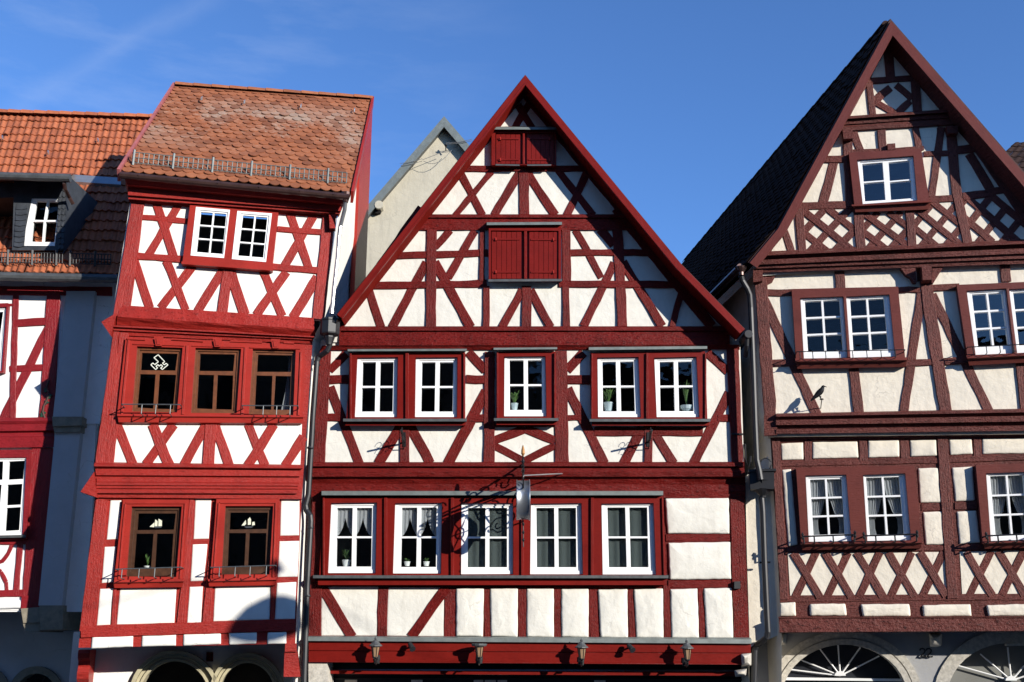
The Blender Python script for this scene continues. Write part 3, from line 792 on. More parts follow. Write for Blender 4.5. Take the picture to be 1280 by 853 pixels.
def plant(loc, label, group, potm, pr, ph, n, L, spread, arch_=.4, w=.012, bowl=False):
    t = thing('potted_plant', label, 'plant', loc, group)
    prof = [(pr * .7, 0), (pr, ph * .9), (pr * 1.08, ph * .92), (pr * 1.08, ph), (pr * .9, ph), (pr * .85, ph * .8)] if not bowl else [(pr * .5, 0), (pr * .9, ph * .4), (pr * 1.05, ph), (pr * .9, ph * .9)]
    MB().lathe(Vector(loc), prof, 14).build('pot', potm)
    mb = MB()
    for i in range(n):
        a = random.uniform(0, 6.28); l = L * random.uniform(.6, 1.15); sp = spread * random.uniform(.3, 1)
        base = Vector(loc) + Vector((0, 0, ph * .9)); d = Vector((math.cos(a), math.sin(a), 0)); sd = Vector((-d.y, d.x, 0))
        vs = []
        for k in range(6):
            q = k / 5; p = base + d * (sp * q) + Vector((0, 0, l * (q - arch_ * q * q * random.uniform(.8, 1.2)))); ww = w * math.sin(math.pi * (.12 + .88 * q * .97)) + .001
            vs += [p - sd * ww, p + sd * ww]
        mb.add(vs, [(2 * k, 2 * k + 1, 2 * k + 3, 2 * k + 2) for k in range(5)])
    mb.build('foliage', M['leaf'])
plant(PL.P((184,711), nL - .08), 'thin leafy plant in a dish under the two-sailed ship ornament', None, M['wpot'], .055, .04, 16, .22, .08, .3, .014, True)
def curtain(pl, left, right, off, label, mat=None, wave=.02, nw=7, nx=30, name='curtain', group=None, scallop=None):
    """hanging cloth between two edge lines given from top to bottom"""
    m = len(left); vs = []; fs = []
    for r in range(m):
        for i in range(nx + 1):
            s_ = i / nx; p = lerp(left[r], right[r], s_)
            if scallop: p = (p[0], left[0][1] + (p[1] - left[0][1]) * scallop(s_))
            vs.append(pl.P(p, off + wave * math.sin(s_ * nw * 6.283 + r * .25) * (.6 + .4 * r / m)))
    for r in range(m - 1):
        for i in range(nx): fs.append((r * (nx + 1) + i, r * (nx + 1) + i + 1, (r + 1) * (nx + 1) + i + 1, (r + 1) * (nx + 1) + i))
    return MB(pl).add(vs, fs).single(name, mat or M['cloth'], label, 'curtain', group, smooth=True)
curtain(PL, A2(1085,200, 1080,300, 1065,400, 1045,490), A2(1112,200, 1105,300, 1098,400, 1095,490), nM - .12, 'narrow white curtain in the brown window closest to the hopper head', nw=3)
# small sign plate under the jetty
mb = MB(PL).plate(PL, A4(672,302, 705,302, 705,348, 672,348), nG0, nG0 + .03)
mb.single('sign_plate', M['redM'], 'small dark red plate above the gap between two yellow stone arches', 'sign')
# =================================================================== MIDDLE GABLED HOUSE
MH = thing('gabled_house', 'dark red and white house with shuttered loft openings in its steep gable', 'house', (.2, 17.5, 0), 'half-timbered houses of the row')
n1, n2, nG = 0.0, .08, .14
T = M['redM']; TS = M['redMs']
OFR = nG + .44
# ---- roof profile on the front edge
VA, VL, VK, VR = (656.5, 93.5), (420.5, 393.5), (852, 330.5), (931.5, 411.5)
prof = [PM.P(p, OFR) for p in (VL, VA, VK, VR)]
def inset(pl, pts, d):
    """offset a profile line downwards inside its plane"""
    o_ = []
    for i, p in enumerate(pts):
        ns = []
        for a, b in ((i - 1, i), (i, i + 1)):
            if a >= 0 and b < len(pts):
                e = (pts[b] - pts[a]).normalized(); nn = pl.n.cross(e)
                if nn.z > 0: nn = -nn
                ns.append(nn)
        nn = sum(ns, Vector()).normalized(); c = nn.dot(ns[0]); o_.append(p + nn * (d / c))
    return o_
def roof_slab(pl, prof, th, depth, shift, tmat, smat):
    lo = inset(pl, prof, th); n = len(prof)
    top = prof + [p + depth for p in prof]; bot = lo + [p + depth for p in lo]
    r_ = MB(pl).add(top, [(i, i + 1, n + i + 1, n + i) for i in range(n - 1)]).build('roof', tmat)
    MB(pl).add(bot, [(i, i + 1, n + i + 1, n + i) for i in range(n - 1)]).build('soffit', smat, r_)
    return r_, lo
rf, lo = roof_slab(PM, prof, .09, Vector((0, 7.0, 0)), 0, M['tileR'], M['redSof'])
MB(PM).add([prof[0], prof[1], prof[2], prof[3], lo[3], lo[2], lo[1], lo[0]], [(0,1,6,7), (1,2,5,6), (2,3,4,5)]).build('roof_edge', M['roofdk'], rf)
def barge(pl, outer, wd, off, mat, name='bargeboard', t=.035, parent=None):
    """boards along the front edge of the roof; outer is a profile in world points"""
    inn = inset(pl, outer, wd)
    for i in range(len(outer) - 1):
        q = [outer[i], outer[i + 1], inn[i + 1], inn[i]]; d = pl.n * t
        L = (q[1] - q[0]).length
        uvs = [(0, 0), (L, 0), (L, wd), (0, wd)] * 2
        MB(pl).add([p + d for p in q] + q, [(0,1,2,3), (0,4,5,1), (1,5,6,2), (2,6,7,3), (3,7,4,0)], uvs).build(name, mat, parent)
bp_ = inset(PM, prof, .018)
barge(PM, bp_, .105, 0, TS)
barge(PM, inset(PM, prof, .10), .03, 0, TS, 'verge_moulding', .05)
# ---- gable wall (its top runs up under the roof boards)
dwall = PM.n * (nG - OFR)
gw = [p + dwall for p in inset(PM, prof, .03)]
hat1 = B3(478,306, 772,306, 772,463, 476,463); hat2 = B1(815,192, 1152,190, 1152,437, 813,437)
base = [PM.P((893,409.5), nG), PM.P((424,409.5), nG)]
vs = [gw[0], gw[1], gw[2], gw[3]]
wl = MB(PM); poly = [gw[0] + Vector((.05, 0, .02)), gw[1], gw[2], gw[3] + Vector((-.05, 0, .0)), PM.P((918,428), nG - .03), PM.P((405,428), nG - .03), PM.P((409,406), nG)]
wl.add(poly, [tuple(range(len(poly)))]); wl.build('gable_wall', M['plM'])
# rafters, rails, posts and braces
f3 = Frame(B3, PM, nG, T); f1 = Frame(B1, PM, nG, T); f2 = Frame(B2, PM, nG, T)
f3.b('rafter', 606,112, 126,704, 34); f1.b('rafter', 468,80, 40,690, 46)
f3.b('rafter', 632,118, 1130,722, 40); f2.b('rafter', 520,80, 1000,672, 52)
f3.many('brace', [(590,165, 662,278, 34), (645,160, 573,278, 34)])
f3.b('rail', 318,483, 960,482, 30); f3.b('rail', 455,287, 790,287, 30)
f3.b('post', 617,475, 622,714, 50)
f3.many('brace', [(303,508, 412,716, 38), (458,498, 276,716, 30), (597,505, 471,716, 42), (638,505, 776,716, 43), (790,492, 968,716, 36), (933,502, 835,716, 38)])
f1.b('post', 519,190, 515,676, 50)
f1.b('rail', 335,318, 800,304, 35); f1.b('rail', 215,468, 795,457, 36)
f1.many('post', [(772,192, 770,445, 26), (791,470, 790,676, 34), (1190,190, 1193,445, 44), (1188,470, 1192,676, 36), (993,470, 993,676, 48)])
f1.many('brace', [(610,190, 536,275, 38), (492,352, 320,676, 44), (734,193, 602,428, 40), (534,350, 714,676, 47), (200,480, 264,676, 42), (972,490, 870,676, 40), (1012,490, 1113,676, 42)])
f2.many('brace', [(318,190, 446,430, 36), (442,186, 508,266, 44), (513,355, 359,672, 42), (554,350, 752,672, 44), (853,478, 802,672, 33)])
f2.b('post', 528,190, 552,672, 50)
f2.b('rail', 288,303, 712,303, 33); f2.b('rail', 235,460, 840,463, 34)
# tie beams with a moulded lip
def tie(a, b, lip, h, off, base_off, jit=.004, name='tie_beam'):
    (x0, y0), (x1, y1) = a, b
    L = lambda dy, o_: ((x0, y0 + dy), (x1, y1 + dy), o_)
    return MB(PM).mould(PM, [L(0, off + .03), L(.8, off + .055), L(lip - .5, off + .058), L(lip, off + .02), L(lip + h * .45, off + .035), L(lip + h, off + .03), L(lip + h + .6, off)], seg=30, jit=jit, back=base_off).build(name, T)
tie((522,268), (800,268), 4.6, 15, nG, nG)
def shutter_hatch(fr, box, leaves, hood, ledge_, off, hinge):
    (x0, y0, x1, y1) = box
    ho = grow(fr(x0, y0, x1, y0, x1, y1, x0, y1), 0)
    inner = [fr(leaves[0][0] - 3, leaves[0][1] - 3), fr(leaves[1][2] + 3, leaves[1][1] - 3), fr(leaves[1][2] + 3, leaves[1][3] + 3), fr(leaves[0][0] - 3, leaves[0][3] + 3)]
    s_ = MB(PM).plate(PM, ho, off, off + .12, [inner]).build('hatch_frame', TS)
    MB(PM).plate(PM, inner, off - .02, off + .05).build('hatch_back', TS, s_)
    for li, (a, b, c, d) in enumerate(leaves):
        mb = MB(PM); n = max(5, int((c - a) / 22))
        for k in range(n):
            xa = a + (c - a) * k / n + .9; xb = a + (c - a) * (k + 1) / n - .9
            mb.plate(PM, fr(xa, b, xb, b, xb, d, xa, d), off + .05, off + .088 + random.uniform(0, .006))
        for yy in (b + (d - b) * .17, b + (d - b) * .86):
            mb.plate(PM, fr(a + 8, yy - 4, c - 8, yy - 4, c - 8, yy + 4, a + 8, yy + 4), off + .08, off + .105)
        lf = mb.build('shutter', TS, s_ if False else None)
        hx = a + 22 if li == 0 else c - 22
        for yy in (b + (d - b) * .17, b + (d - b) * .86):
            MB(PM).plate(PM, fr(hx - 3, yy - 9, hx + 3, yy - 9, hx + 3, yy + 6, hx - 3, yy + 6), off + .10, off + .125).build('hinge', M['redLs'], lf)
    xm0, xm1 = leaves[0][2] + 4, leaves[1][0] - 4
    Frame(fr, PM, off + .05, TS).b('mullion', (xm0 + xm1) / 2, leaves[0][1], (xm0 + xm1) / 2, leaves[0][3], (xm1 - xm0) * .5, t=.06, jit=.1)
    ledge('hood', PM, fr(*hood[0]), fr(*hood[1]), hood[2] / fr.k, off, off + .19, M['zinc'])
    for (a, b, h) in ledge_: ledge('ledge', PM, fr(*a), fr(*b), h / fr.k, off, off + .17, M['dzinc'])
shutter_hatch(B3, (458,290,782,466), ((480,308,602,460), (634,308,770,460)), ((468,276), (782,277), 12), (((478,462), (598,464), 6), ((636,464), (756,463), 6)), nG, 0)
shutter_hatch(B1, (804,166,1165,440), ((818,196,968,434), (1006,198,1150,434)), ((794,154), (1170,152), 12), (((802,438), (1170,436), 11),), nG, 0)
tie((424,408), (912,408), 6, 19, nG - .02, n2)
MB(PM).mould(PM, [((403,432),(924,431), n2+.09), ((402,434),(924,433), n2+.06), ((400,438),(925,437), n2+.03)], seg=30, jit=.004, back=n2 - .05).build('tie_beam', T)
# ---- second storey
u1 = [B4(268,110, 468,108, 463,406, 255,406), B4(560,110, 766,108, 763,406, 556,406)]
u1g = [B4(293,131, 448,131, 443,379, 287,379), B4(590,132, 747,132, 743,379, 585,379)]
u2 = [B4(1003,105, 1206,103, 1211,402, 1001,402)]; u2g = [B4(1028,122, 1189,122, 1191,371, 1030,371)]
u3 = [B5(428,110, 631,107, 643,406, 431,406), B5(712,111, 921,106, 936,406, 724,406)]
u3g = [B5(452,130, 608,128, 615,378, 455,378), B5(738,130, 900,128, 908,377, 742,377)]
wall('second_storey_wall', PM, PX(401,425, 925,425, 930,582, 390,582), n2, M['plM'], [grow(q, .6) for q in u1 + u2 + u3])
f4 = Frame(B4, PM, n2, T); f5 = Frame(B5, PM, n2, T)
f4.b('corner_post', 106,75, 72,640, 57, 62); f5.b('corner_post', 1104,60, 1128,640, 60, 56)
f4.b('post', 927,80, 925,640, 50, 57); f5.b('post', 246,75, 250,640, 60, 70); f4.b('post', 502,450, 502,640, 48); f5.b('post', 682,450, 682,640, 42)
f4.many('rail', [(130,218, 222,218, 44), (105,408, 180,408, 38), (812,216, 910,216, 42), (828,410, 905,410, 40), (950,447, 1255,447, 14)])
f4.many('brace', [(210,88, 128,172, 42), (128,255, 276,638, 46), (482,455, 372,638, 50), (530,450, 630,638, 50), (910,275, 719,638, 52), (822,80, 908,173, 44),
                  (1105,465, 948,524, 44), (1104,464, 1256,525, 44), (950,549, 1100,626, 38), (1256,549, 1100,626, 38)])
f5.many('brace', [(278,262, 461,638, 48), (358,84, 275,170, 48), (652,462, 560,638, 48), (698,458, 808,638, 46), (1087,285, 909,638, 48), (975,83, 1080,177, 44)])
f5.many('rail', [(278,218, 390,218, 44), (278,410, 355,410, 28), (412,478, 955,478, 45), (1030,410, 1100,410, 36)])
MB(PM).mould(PM, [((389,577.8),(930,577.5), n2+.05), ((388,579),(930,578.8), n2+.085), ((388,583),(930,583), n2+.09), ((388,584.5),(930,584.5), n2+.03), ((388,590),(931,590), n2+.055), ((388,596),(931,596), n2+.04), ((388,597.5),(931,597.5), n2-.02), ((389,604),(932,605), n1+.02), ((389,605),(932,606), n1+.06), ((389,613),(932,614), n1+.05), ((389,622),(932,623), n1+.03)], seg=40, jit=.005, back=n1 - .03).build('tie_beam', T)
def casing(fr, pl, q, holes, off, t, mat, mulls, hood, sill, apron):
    cs = MB(pl).plate(pl, fr(*q), off, off + t, holes).build('window_surround', mat)
    for (x, y0, y1, w) in mulls: Frame(fr, pl, off + t, mat).b('mullion', x, y0, x, y1, w, t=.035, jit=.05)
    if hood: ledge('hood', pl, fr(*hood[0]), fr(*hood[1]), hood[2] / fr.k, off, off + t + .09, M['zinc'])
    if sill: ledge('window_sill', pl, fr(*sill[0]), fr(*sill[1]), sill[2] / fr.k, off, off + t + .10, M['dzinc'])
    if apron: ledge('apron', pl, fr(*apron[0]), fr(*apron[1]), apron[2] / fr.k, off, off + t + .02, mat)
FT = .13
casing(B4, PM, (230,84, 806,82, 805,416, 212,416), [grow(q, .5) for q in u1], n2, FT, TS, ((514,86,414,18), (232,88,414,10), (800,86,414,10)), ((218,68), (814,66), 9), ((196,415), (814,415), 13), ((206,430), (808,430), 18))
casing(B4, PM, (965,79, 1259,78, 1260,413, 960,413), [grow(q, .5) for q in u2], n2, FT, TS, ((967,84,412,9), (1254,84,412,9)), ((948,61), (1266,58), 9), ((950,412), (1272,412), 13), ((962,427), (1262,427), 18))
casing(B5, PM, (393,84, 966,78, 977,414, 395,414), [grow(q, .5) for q in u3], n2, FT, TS, ((678,86,414,17), (400,88,414,9), (968,86,414,9)), ((384,58), (976,52), 13), ((388,416), (992,416), 13), ((400,431), (985,431), 18))
for o_, g_ in zip(u1 + u2 + u3, u1g + u2g + u3g):
    window(PM, o_, panes_grid(g_, 2, 2, 5.2, 2.2), n2 + FT - .05, M['white'], mid=.5, depth=.09)
# ---- first storey
v_ = [B6(137,118, 363,115, 356,466, 121,466), B6(457,119, 689,117, 683,468, 446,468), B6(788,119, 1044,118, 1044,471, 786,472), B7(55,121, 306,118, 313,472, 51,472), B7(408,121, 666,118, 679,473, 414,473)]
vg = [B6(166,140, 341,140, 336,434, 160,434), B6(490,139, 663,138, 660,436, 484,436), B6(820,140, 1015,140, 1015,437, 818,437), B7(82,140, 280,140, 282,437, 85,437), B7(437,138, 636,138, 643,437, 445,437)]
wall('first_storey_wall', PM, PX(390,572, 930,572, 937,803, 384.5,803), n1, T, [grow(q, .6) for q in v_])
P2 = [B6(86,533, 374,533, 366,780, 86,780), B6(420,537, 702,537, 700,783, 413,780)]
for q in P2: MB(PM).cushion(PM, q, n1 - .004, .009, .5, .1).build('plaster_panel', M['plM'], smooth=True)
for q in ((760,542,900,540,895,785,760,782), (930,542,1070,540,1068,787,935,783), (1113,543,1250,542,1250,788,1118,785)):
    MB(PM).cushion(PM, B6(*q), n1 - .004, .045, 1.2, .35).build('plaster_panel', M['plM'], smooth=True)
for q in ((33,542,168,542,168,788,33,785), (205,545,343,543,343,788,207,785), (388,548,538,545,540,792,403,788), (568,547,715,543,718,793,582,788), (750,547,887,543,895,793,758,790), (918,543,1060,540,1068,793,932,793),
          (725,93,1045,88,1047,270,737,270), (740,315,1052,310,1057,497,748,500)):
    MB(PM).cushion(PM, B7(*q), n1 - .004, .045, 1.4, .35).build('plaster_panel', M['plM'], smooth=True)
f6 = Frame(B6, PM, n1, T); f7 = Frame(B7, PM, n1, T)
f6.b('corner_post', 66,50, 52,790, 50, 66); f7.b('corner_post', 1088,92, 1107,795, 76)
f6.many('brace', [(92,540, 240,786, 52), (710,540, 536,786, 50)], t=.02)
f6.many('post', [(396,530, 390,786, 50), (731,530, 728,788, 58), (915,535, 918,790, 33), (1091,535, 1093,790, 42), (1266,535, 1268,790, 40)], t=.012)
f7.many('post', [(187,535, 188,795, 34), (366,530, 373,795, 44), (553,535, 561,795, 32), (732,530, 737,797, 34), (903,530, 913,797, 28)], t=.012)
f7.many('rail', [(730,290, 1052,290, 36), (742,521, 1062,519, 38)], t=.010)
casing(B6, PM, (97,88, 1792,88, 1810,479, 76,479), [grow(q, .5) for q in v_], n1, FT, TS, ((407,90,478,17), (741,90,478,17), (1092,90,478,15), (97,90,478,10)), ((88,57), (1796,57), 20), ((45,478), (1822,478), 14), ((70,494), (1804,494), 32))
f7b = Frame(B7, PM, n1 + FT, TS); f7b.b('mullion', 361,90, 361,478, 16, t=.035, jit=.05); f7b.b('mullion', 712,90, 722,478, 10, t=.03, jit=.05)
for o_, g_ in zip(v_, vg):
    window(PM, o_, panes_grid(g_, 2, 2, 5.0, 2.2), n1 + FT - .05, M['white'], mid=.5, depth=.09)
room(PM, PX(410,445, 915,445, 915,560, 405,560), n2 - .17); room(PM, PX(400,622, 860,622, 860,725, 395,725), n1 - .17)
# ---- drip board over the ground floor, fascia, stone corbels
MB(PM).mould(PM, [((385,795.2),(938,797.2), n1+.06), ((384.5,796.5),(939.5,799.5), n1+.13), ((384.5,801.3),(939.5,804.8), n1+.14), ((384.5,802.5),(939.5,806), n1+.05)], seg=24, jit=.002, back=n1 - .02).build('drip_board', M['zinc'])
MB(PM).mould(PM, [((386,801),(938.5,804), n1+.075), ((386,813),(938.5,816.2), n1+.075), ((386,813.4),(938.5,816.6), n1+.055), ((386,814.2),(938.5,817.4), n1+.055), ((386,814.5),(938.5,817.7), n1+.07), ((386,825.5),(927,829), n1+.07), ((386,826.5),(927,830), n1+.085), ((386,827.8),(927,831), n1+.085), ((386,828.2),(927,831.4), n1-.32)], seg=24, jit=.001, back=n1 - .04).build('fascia', TS)
MB(PM).mould(PM, [((398,836.5),(920,837.5), n1-.30), ((398,838),(920,840), n1-.22), ((398,842.2),(918,845), n1-.22), ((398,842.6),(918,845.4), n1-.40)], seg=10, jit=.001, back=n1 - .5).build('lintel', TS)
for q, mt in ((PX(385.5,811.5, 408.5,811, 411.5,930, 386,930), 'stone'), (PX(925,817, 939.5,815.8, 939.5,832.5, 926.5,834), 'stone'), (PX(917.5,838, 934,835.5, 933,845, 919,846.5), 'stone')):
    if q[0][0] < 900: MB(PM).plate(PM, [bil(q, s_, t_) for s_, t_ in ((.03,.0), (.5,.004), (.97,.0), (1,.02), (1,1), (0,1), (0,.02))], n1 - .5, n1 + .03).build('stone_pillar', M[mt])
    else: MB(PM).cushion(PM, q, n1 - .35, .45, 1.2, .3).build('corbel', M[mt], smooth=True)
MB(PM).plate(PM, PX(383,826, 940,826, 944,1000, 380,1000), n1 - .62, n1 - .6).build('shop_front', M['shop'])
sw = Frame(PX, PM, n1 - .55, M['white'])
for (x0, x1) in ((431,446), (514,528), (592,604), (606,620), (622,634), (743,757)):
    MB(PM).plate(PM, PX(x0,850, x1,850, x1,940, x0,940), n1 - .6, n1 - .56).build('shop_panel', M['plM'])
MB(PM).plate(PM, PX(402,848, 930,849.5, 930,851, 402,849.8), n1 - .6, n1 - .55).build('shop_transom', M['pipe'])
# small junction box and iron anchors
MB(PM).plate(PM, B7(1072,508, 1102,508, 1102,544, 1072,544), n1, n1 + .10).build('junction_box', M['pipe'])
Frame(B5, PM, n2 + .03, M['iron']).b('wall_anchor', 1098,490, 1156,491, 9, t=.02, jit=.1)
# side walls behind the gaps
for (q0, q1, s_) in (((384.5,1000), (401,432), -1), ((940,1000), (925,432), 1)):
    a = PM.P(q0, -.02); b = PM.P(q1, n2 - .02); d = Vector((0, 6.5, 0))
    m_ = PM.P(((389.5 if s_ < 0 else 932), 612), -.02)
    MB().add([a, m_, b, a + d, m_ + d, b + d], [(0,1,4,3), (1,2,5,4)]).build('side_wall', M['plM'])
# gutter end at the right verge with its short pipe
gp = PM.P((936, 417.5), OFR - .05)
gg = MB().tube([gp, gp + Vector((0, 6.9, 0))], .065, 10).build('gutter', M['pipe'])
MB().tube([PM.P((934,420), OFR - .1), PM.P((933.5,432), OFR - .15), PM.P((932,446), OFR - .3)], .035, 8).build('outlet', M['pipe'], gg)
gp = PM.P((417, 399), OFR - .06)
MB().tube([gp, gp + Vector((0, 6.9, 0))], .06, 10).build('gutter', M['pipe'])

# ---- things in its windows
for i, (q, lab) in enumerate((((433,708.5), 'leafy white-potted plant in the first lace-curtained window'), ((509,708), 'left one of two small white pots in the second lace-curtained window'), ((533,708), 'right one of two small white pots in the second lace-curtained window'))):
    plant(PM.P(q, n1 - .06), lab, 'white potted plants behind the lace curtains', M['wpot'], .07 if i == 0 else .05, .10 if i == 0 else .07, 26 if i == 0 else 14, .3 if i == 0 else .1, .1 if i == 0 else .07, .5, .013)
plant(PM.P((643,513.5), n2 - .05), 'bushy plant in a pale pot in the single window above the sign', 'pale pots in the upper windows', M['pot'], .062, .115, 30, .36, .16, .5, .014)
plant(PM.P((760.5,514.5), n2 - .05), 'tall grassy plant in a pale pot, right of the single window', 'pale pots in the upper windows', M['pot'], .08, .14, 44, .44, .22, .5, .013)
plant(PM.P((858.5,514.5), n2 - .05), 'sparse plant in a wide pale bowl in an upper window', 'pale pots in the upper windows', M['pot'], .105, .09, 14, .55, .12, .25, .008, True)
def lace(g_, lab):
    (a, b, c, d) = g_
    curtain(PM, [lerp(a, d, t) for t in (0, .12, .24, .36, .48)], [lerp(b, c, t) for t in (0, .12, .24, .36, .48)], n1 - .015, lab, wave=.012, nw=9, nx=48, group='lace curtains in the lower windows',
            scallop=lambda s_: .35 + .65 * abs(math.cos(s_ * 2 * math.pi)) ** .8)
lace(vg[0], 'white lace valance in the lower window next to the downpipe'); lace(vg[1], 'white lace valance in the window crossed by the scroll shadows')
for g_, lab in ((vg[2], 'grey green blind in the window just left of the round sign'), (vg[3], 'grey green blind in the window just right of the round sign'), (vg[4], 'grey green blind in the window beside two big white panels')):
    (a, b, c, d) = grow(g_, 1)
    curtain(PM, [a, lerp(a, d, .33), lerp(a, d, .66), d], [b, lerp(b, c, .33), lerp(b, c, .66), c], n1 - .03, lab, M['blind'], wave=.01, nw=5, nx=40, name='blind', group='grey blinds in the lower windows')

# ---- hanging sign on its wrought-iron arm (the arm points at the street)
n0 = n1 + .03
def pS(y_out, x_px, y_px):          # a point y_out metres in front of the wall whose foot on the wall is at that pixel
    p = PM.P((x_px, y_px), n0); return p + PM.n * y_out
xs_ = 653
SG = thing('hanging_sign', 'round drum-shaped metal sign hanging from a scrolled wrought iron arm', 'sign', pS(0, xs_, 612))
mb = MB()
root = pS(0, xs_, 606)
zz = Vector((0, 0, 1)); yy = PM.n
def Q(y_, z_): return root + yy * y_ + zz * z_
mb.tube([Q(0, .33), Q(0, -.62)], .022, 6); mb.tube([Q(.03, .0), Q(1.55, .0)], .018, 6); mb.tube([Q(.03, -.06), Q(1.5, -.05)], .012, 6)
mb.tube([Q(.02, .33), Q(.5, .20), Q(1.0, .07), Q(1.5, .02)], .013, 6)
def scroll(cy, cz, r0, turns, a0, sgn=1, th=.011):
    pts = []
    for i in range(26):
        q = i / 25; a = a0 + sgn * turns * 6.283 * q; r_ = r0 * (1 - .8 * q)
        pts.append(Q(cy + math.cos(a) * r_, cz + math.sin(a) * r_))
    mb.tube(pts, th, 5)
for s_ in ((.30, .13, .12, 1.3, 0, 1), (.62, .12, .10, 1.2, 3.1, -1), (.92, .10, .075, 1.2, 0, 1), (.22, -.22, .13, 1.3, 1.6, -1), (.30, -.46, .12, 1.2, 0, 1), (.55, -.2, .12, 1.3, 1.6, 1), (1.3, -.16, .10, 1.3, 1.6, 1), (1.32, .14, .09, 1.2, 3.1, -1), (.52, -.5, .07, 1.1, 0, 1), (1.52, -.12, .07, 1.2, 1.6, -1)): scroll(*s_)
mb.tube([Q(.02, -.6), Q(.3, -.58), Q(.5, -.42), Q(.62, -.2), Q(.66, -.05)], .012, 6)
mb.build('arm', M['iron'])
MB().tube([Q(.06, .36), Q(.06, .30)], .03, 8).build('collar', M['iron'])
c = Q(1.0, -.37)
mb = MB(); pr_ = [(.274, -.096), (.296, -.10), (.300, -.094), (.296, -.084), (.287, -.078), (.285, 0), (.287, .078), (.296, .084), (.300, .094), (.296, .10), (.274, .096), (.270, 0), (.274, -.096)]
vs = [c + Vector((h_, math.cos(6.28319 * k / 48) * r_, math.sin(6.28319 * k / 48) * r_)) for r_, h_ in pr_ for k in range(48)]
mb.add(vs, [(i * 48 + k, i * 48 + (k + 1) % 48, (i + 1) * 48 + (k + 1) % 48, (i + 1) * 48 + k) for i in range(len(pr_) - 1) for k in range(48)]); dr = mb.build('drum', M['drum'], smooth=True)
mb = MB()
for k in range(3):
    a = math.pi * k / 3; d_ = Vector((0, math.cos(a), math.sin(a))) * .28; mb.tube([c - d_, c + d_], .010, 5)
mb.tube([c + Vector((0, math.cos(t * .52), math.sin(t * .52))) * .09 for t in range(13)], .012, 5); mb.build('inner_frame', M['iron'], dr)
mb = MB(); mb.tube([Q(1.0, .0), Q(1.0, -.08)], .012, 6); mb.tube([Q(1.0, -.66), Q(1.0, -1.05)], .010, 6)
for z_ in (-.72, -.84, -.95): mb.lathe(Q(1.0, z_), [(.008, -.03), (.022, 0), (.008, .03)], 8)
mb.build('hanger', M['iron'])
mb = MB().tube([Q(1.0, 0), Q(1.0, .27)], .014, 6)
for z_ in (.06, .13, .2): mb.lathe(Q(1.0, z_), [(.012, -.03), (.03, 0), (.012, .03)], 8)
mb.build('finial_rod', M['iron'])
MB().lathe(Q(1.0, .27), [(.006, 0), (.028, .05), (.026, .10), (.014, .15), (.003, .18)], 10).build('finial', M['gold'])
MB().tube([Q(.95, .0), PM.P((708,592), n1 + .03)], .010, 6).build('stay_rod', M['galv'])

# ---- wall lanterns, spotlights and flag holders
def lantern(px, py, lab, cone=True):
    t = thing('wall_lantern', lab, 'lamp', PM.P((px, py), n1 + .08), 'wall lanterns under the drip board'); w0 = PM.P((px, py), n1 + .08)
    c = w0 + PM.n * .22 + zz * .02
    MB().tube([w0 + zz * -.12, w0 + PM.n * .10 - zz * .19, w0 + PM.n * .2 - zz * .17, c - zz * .10], .014, 6).build('arm', M['iron'])
    MB().lathe(w0 - zz * .12, [(.045, -.06), (.05, 0), (.045, .06)], 10, fx=.35).build('wall_plate', M['iron'])
    MB().lathe(c, [(.036, -.10), (.062, .055)], 6).build('lamp_glass', M['amber'])
    mb = MB()
    for k in range(6):
        a = 2 * math.pi * k / 6; d = Vector((math.cos(a), math.sin(a), 0)); mb.tube([c + d * .037 - zz * .10, c + d * .064 + zz * .055], .0055, 4)
    mb.lathe(c, [(.012, -.17), (.02, -.15), (.012, -.135), (.042, -.115), (.042, -.10)], 10); mb.build('cage', M['iron'])
    cap = [(.10, .05), (.10, .062), (.07, .085), (.045, .115), (.038, .13), (.016, .14), (.022, .16), (.012, .175), (.004, .205)] if cone else [(.105, .05), (.118, .075), (.118, .085), (.10, .088), (.05, .086)]
    MB().lathe(c, cap, 12).build('cap', M['dzinc'])
lantern(471.5, 814, 'wall lantern with a pointed cap, nearest the rough stone pillar')
lantern(599.5, 814, 'wall lantern with a flat open top instead of a pointed cap', False)
lantern(726, 816, 'wall lantern with a pointed cap, just left of a spotlight, under white panels')
lantern(856, 817, 'wall lantern with a pointed cap, nearest the right stone corbels')
for px, py, lab in ((515, 808, 'small dark spotlight on the red fascia, right of the leftmost lantern'), (787, 809.5, 'small dark spotlight on the red fascia between two pointed lanterns')):
    w0 = PM.P((px, py), n1 + .08); t = thing('spotlight', lab, 'lamp', w0, 'spotlights on the fascia')
    MB().tube([w0, w0 + PM.n * .09], .014, 6).build('bracket', M['iron'])
    c = w0 + PM.n * .13; ax = (PM.n * .6 + Vector((.35, 0, -.5))).normalized()
    MB().tube([c - ax * .06, c - ax * .02, c + ax * .05, c + ax * .07], .032, 10, .048).build('lamp_head', M['pipe'])
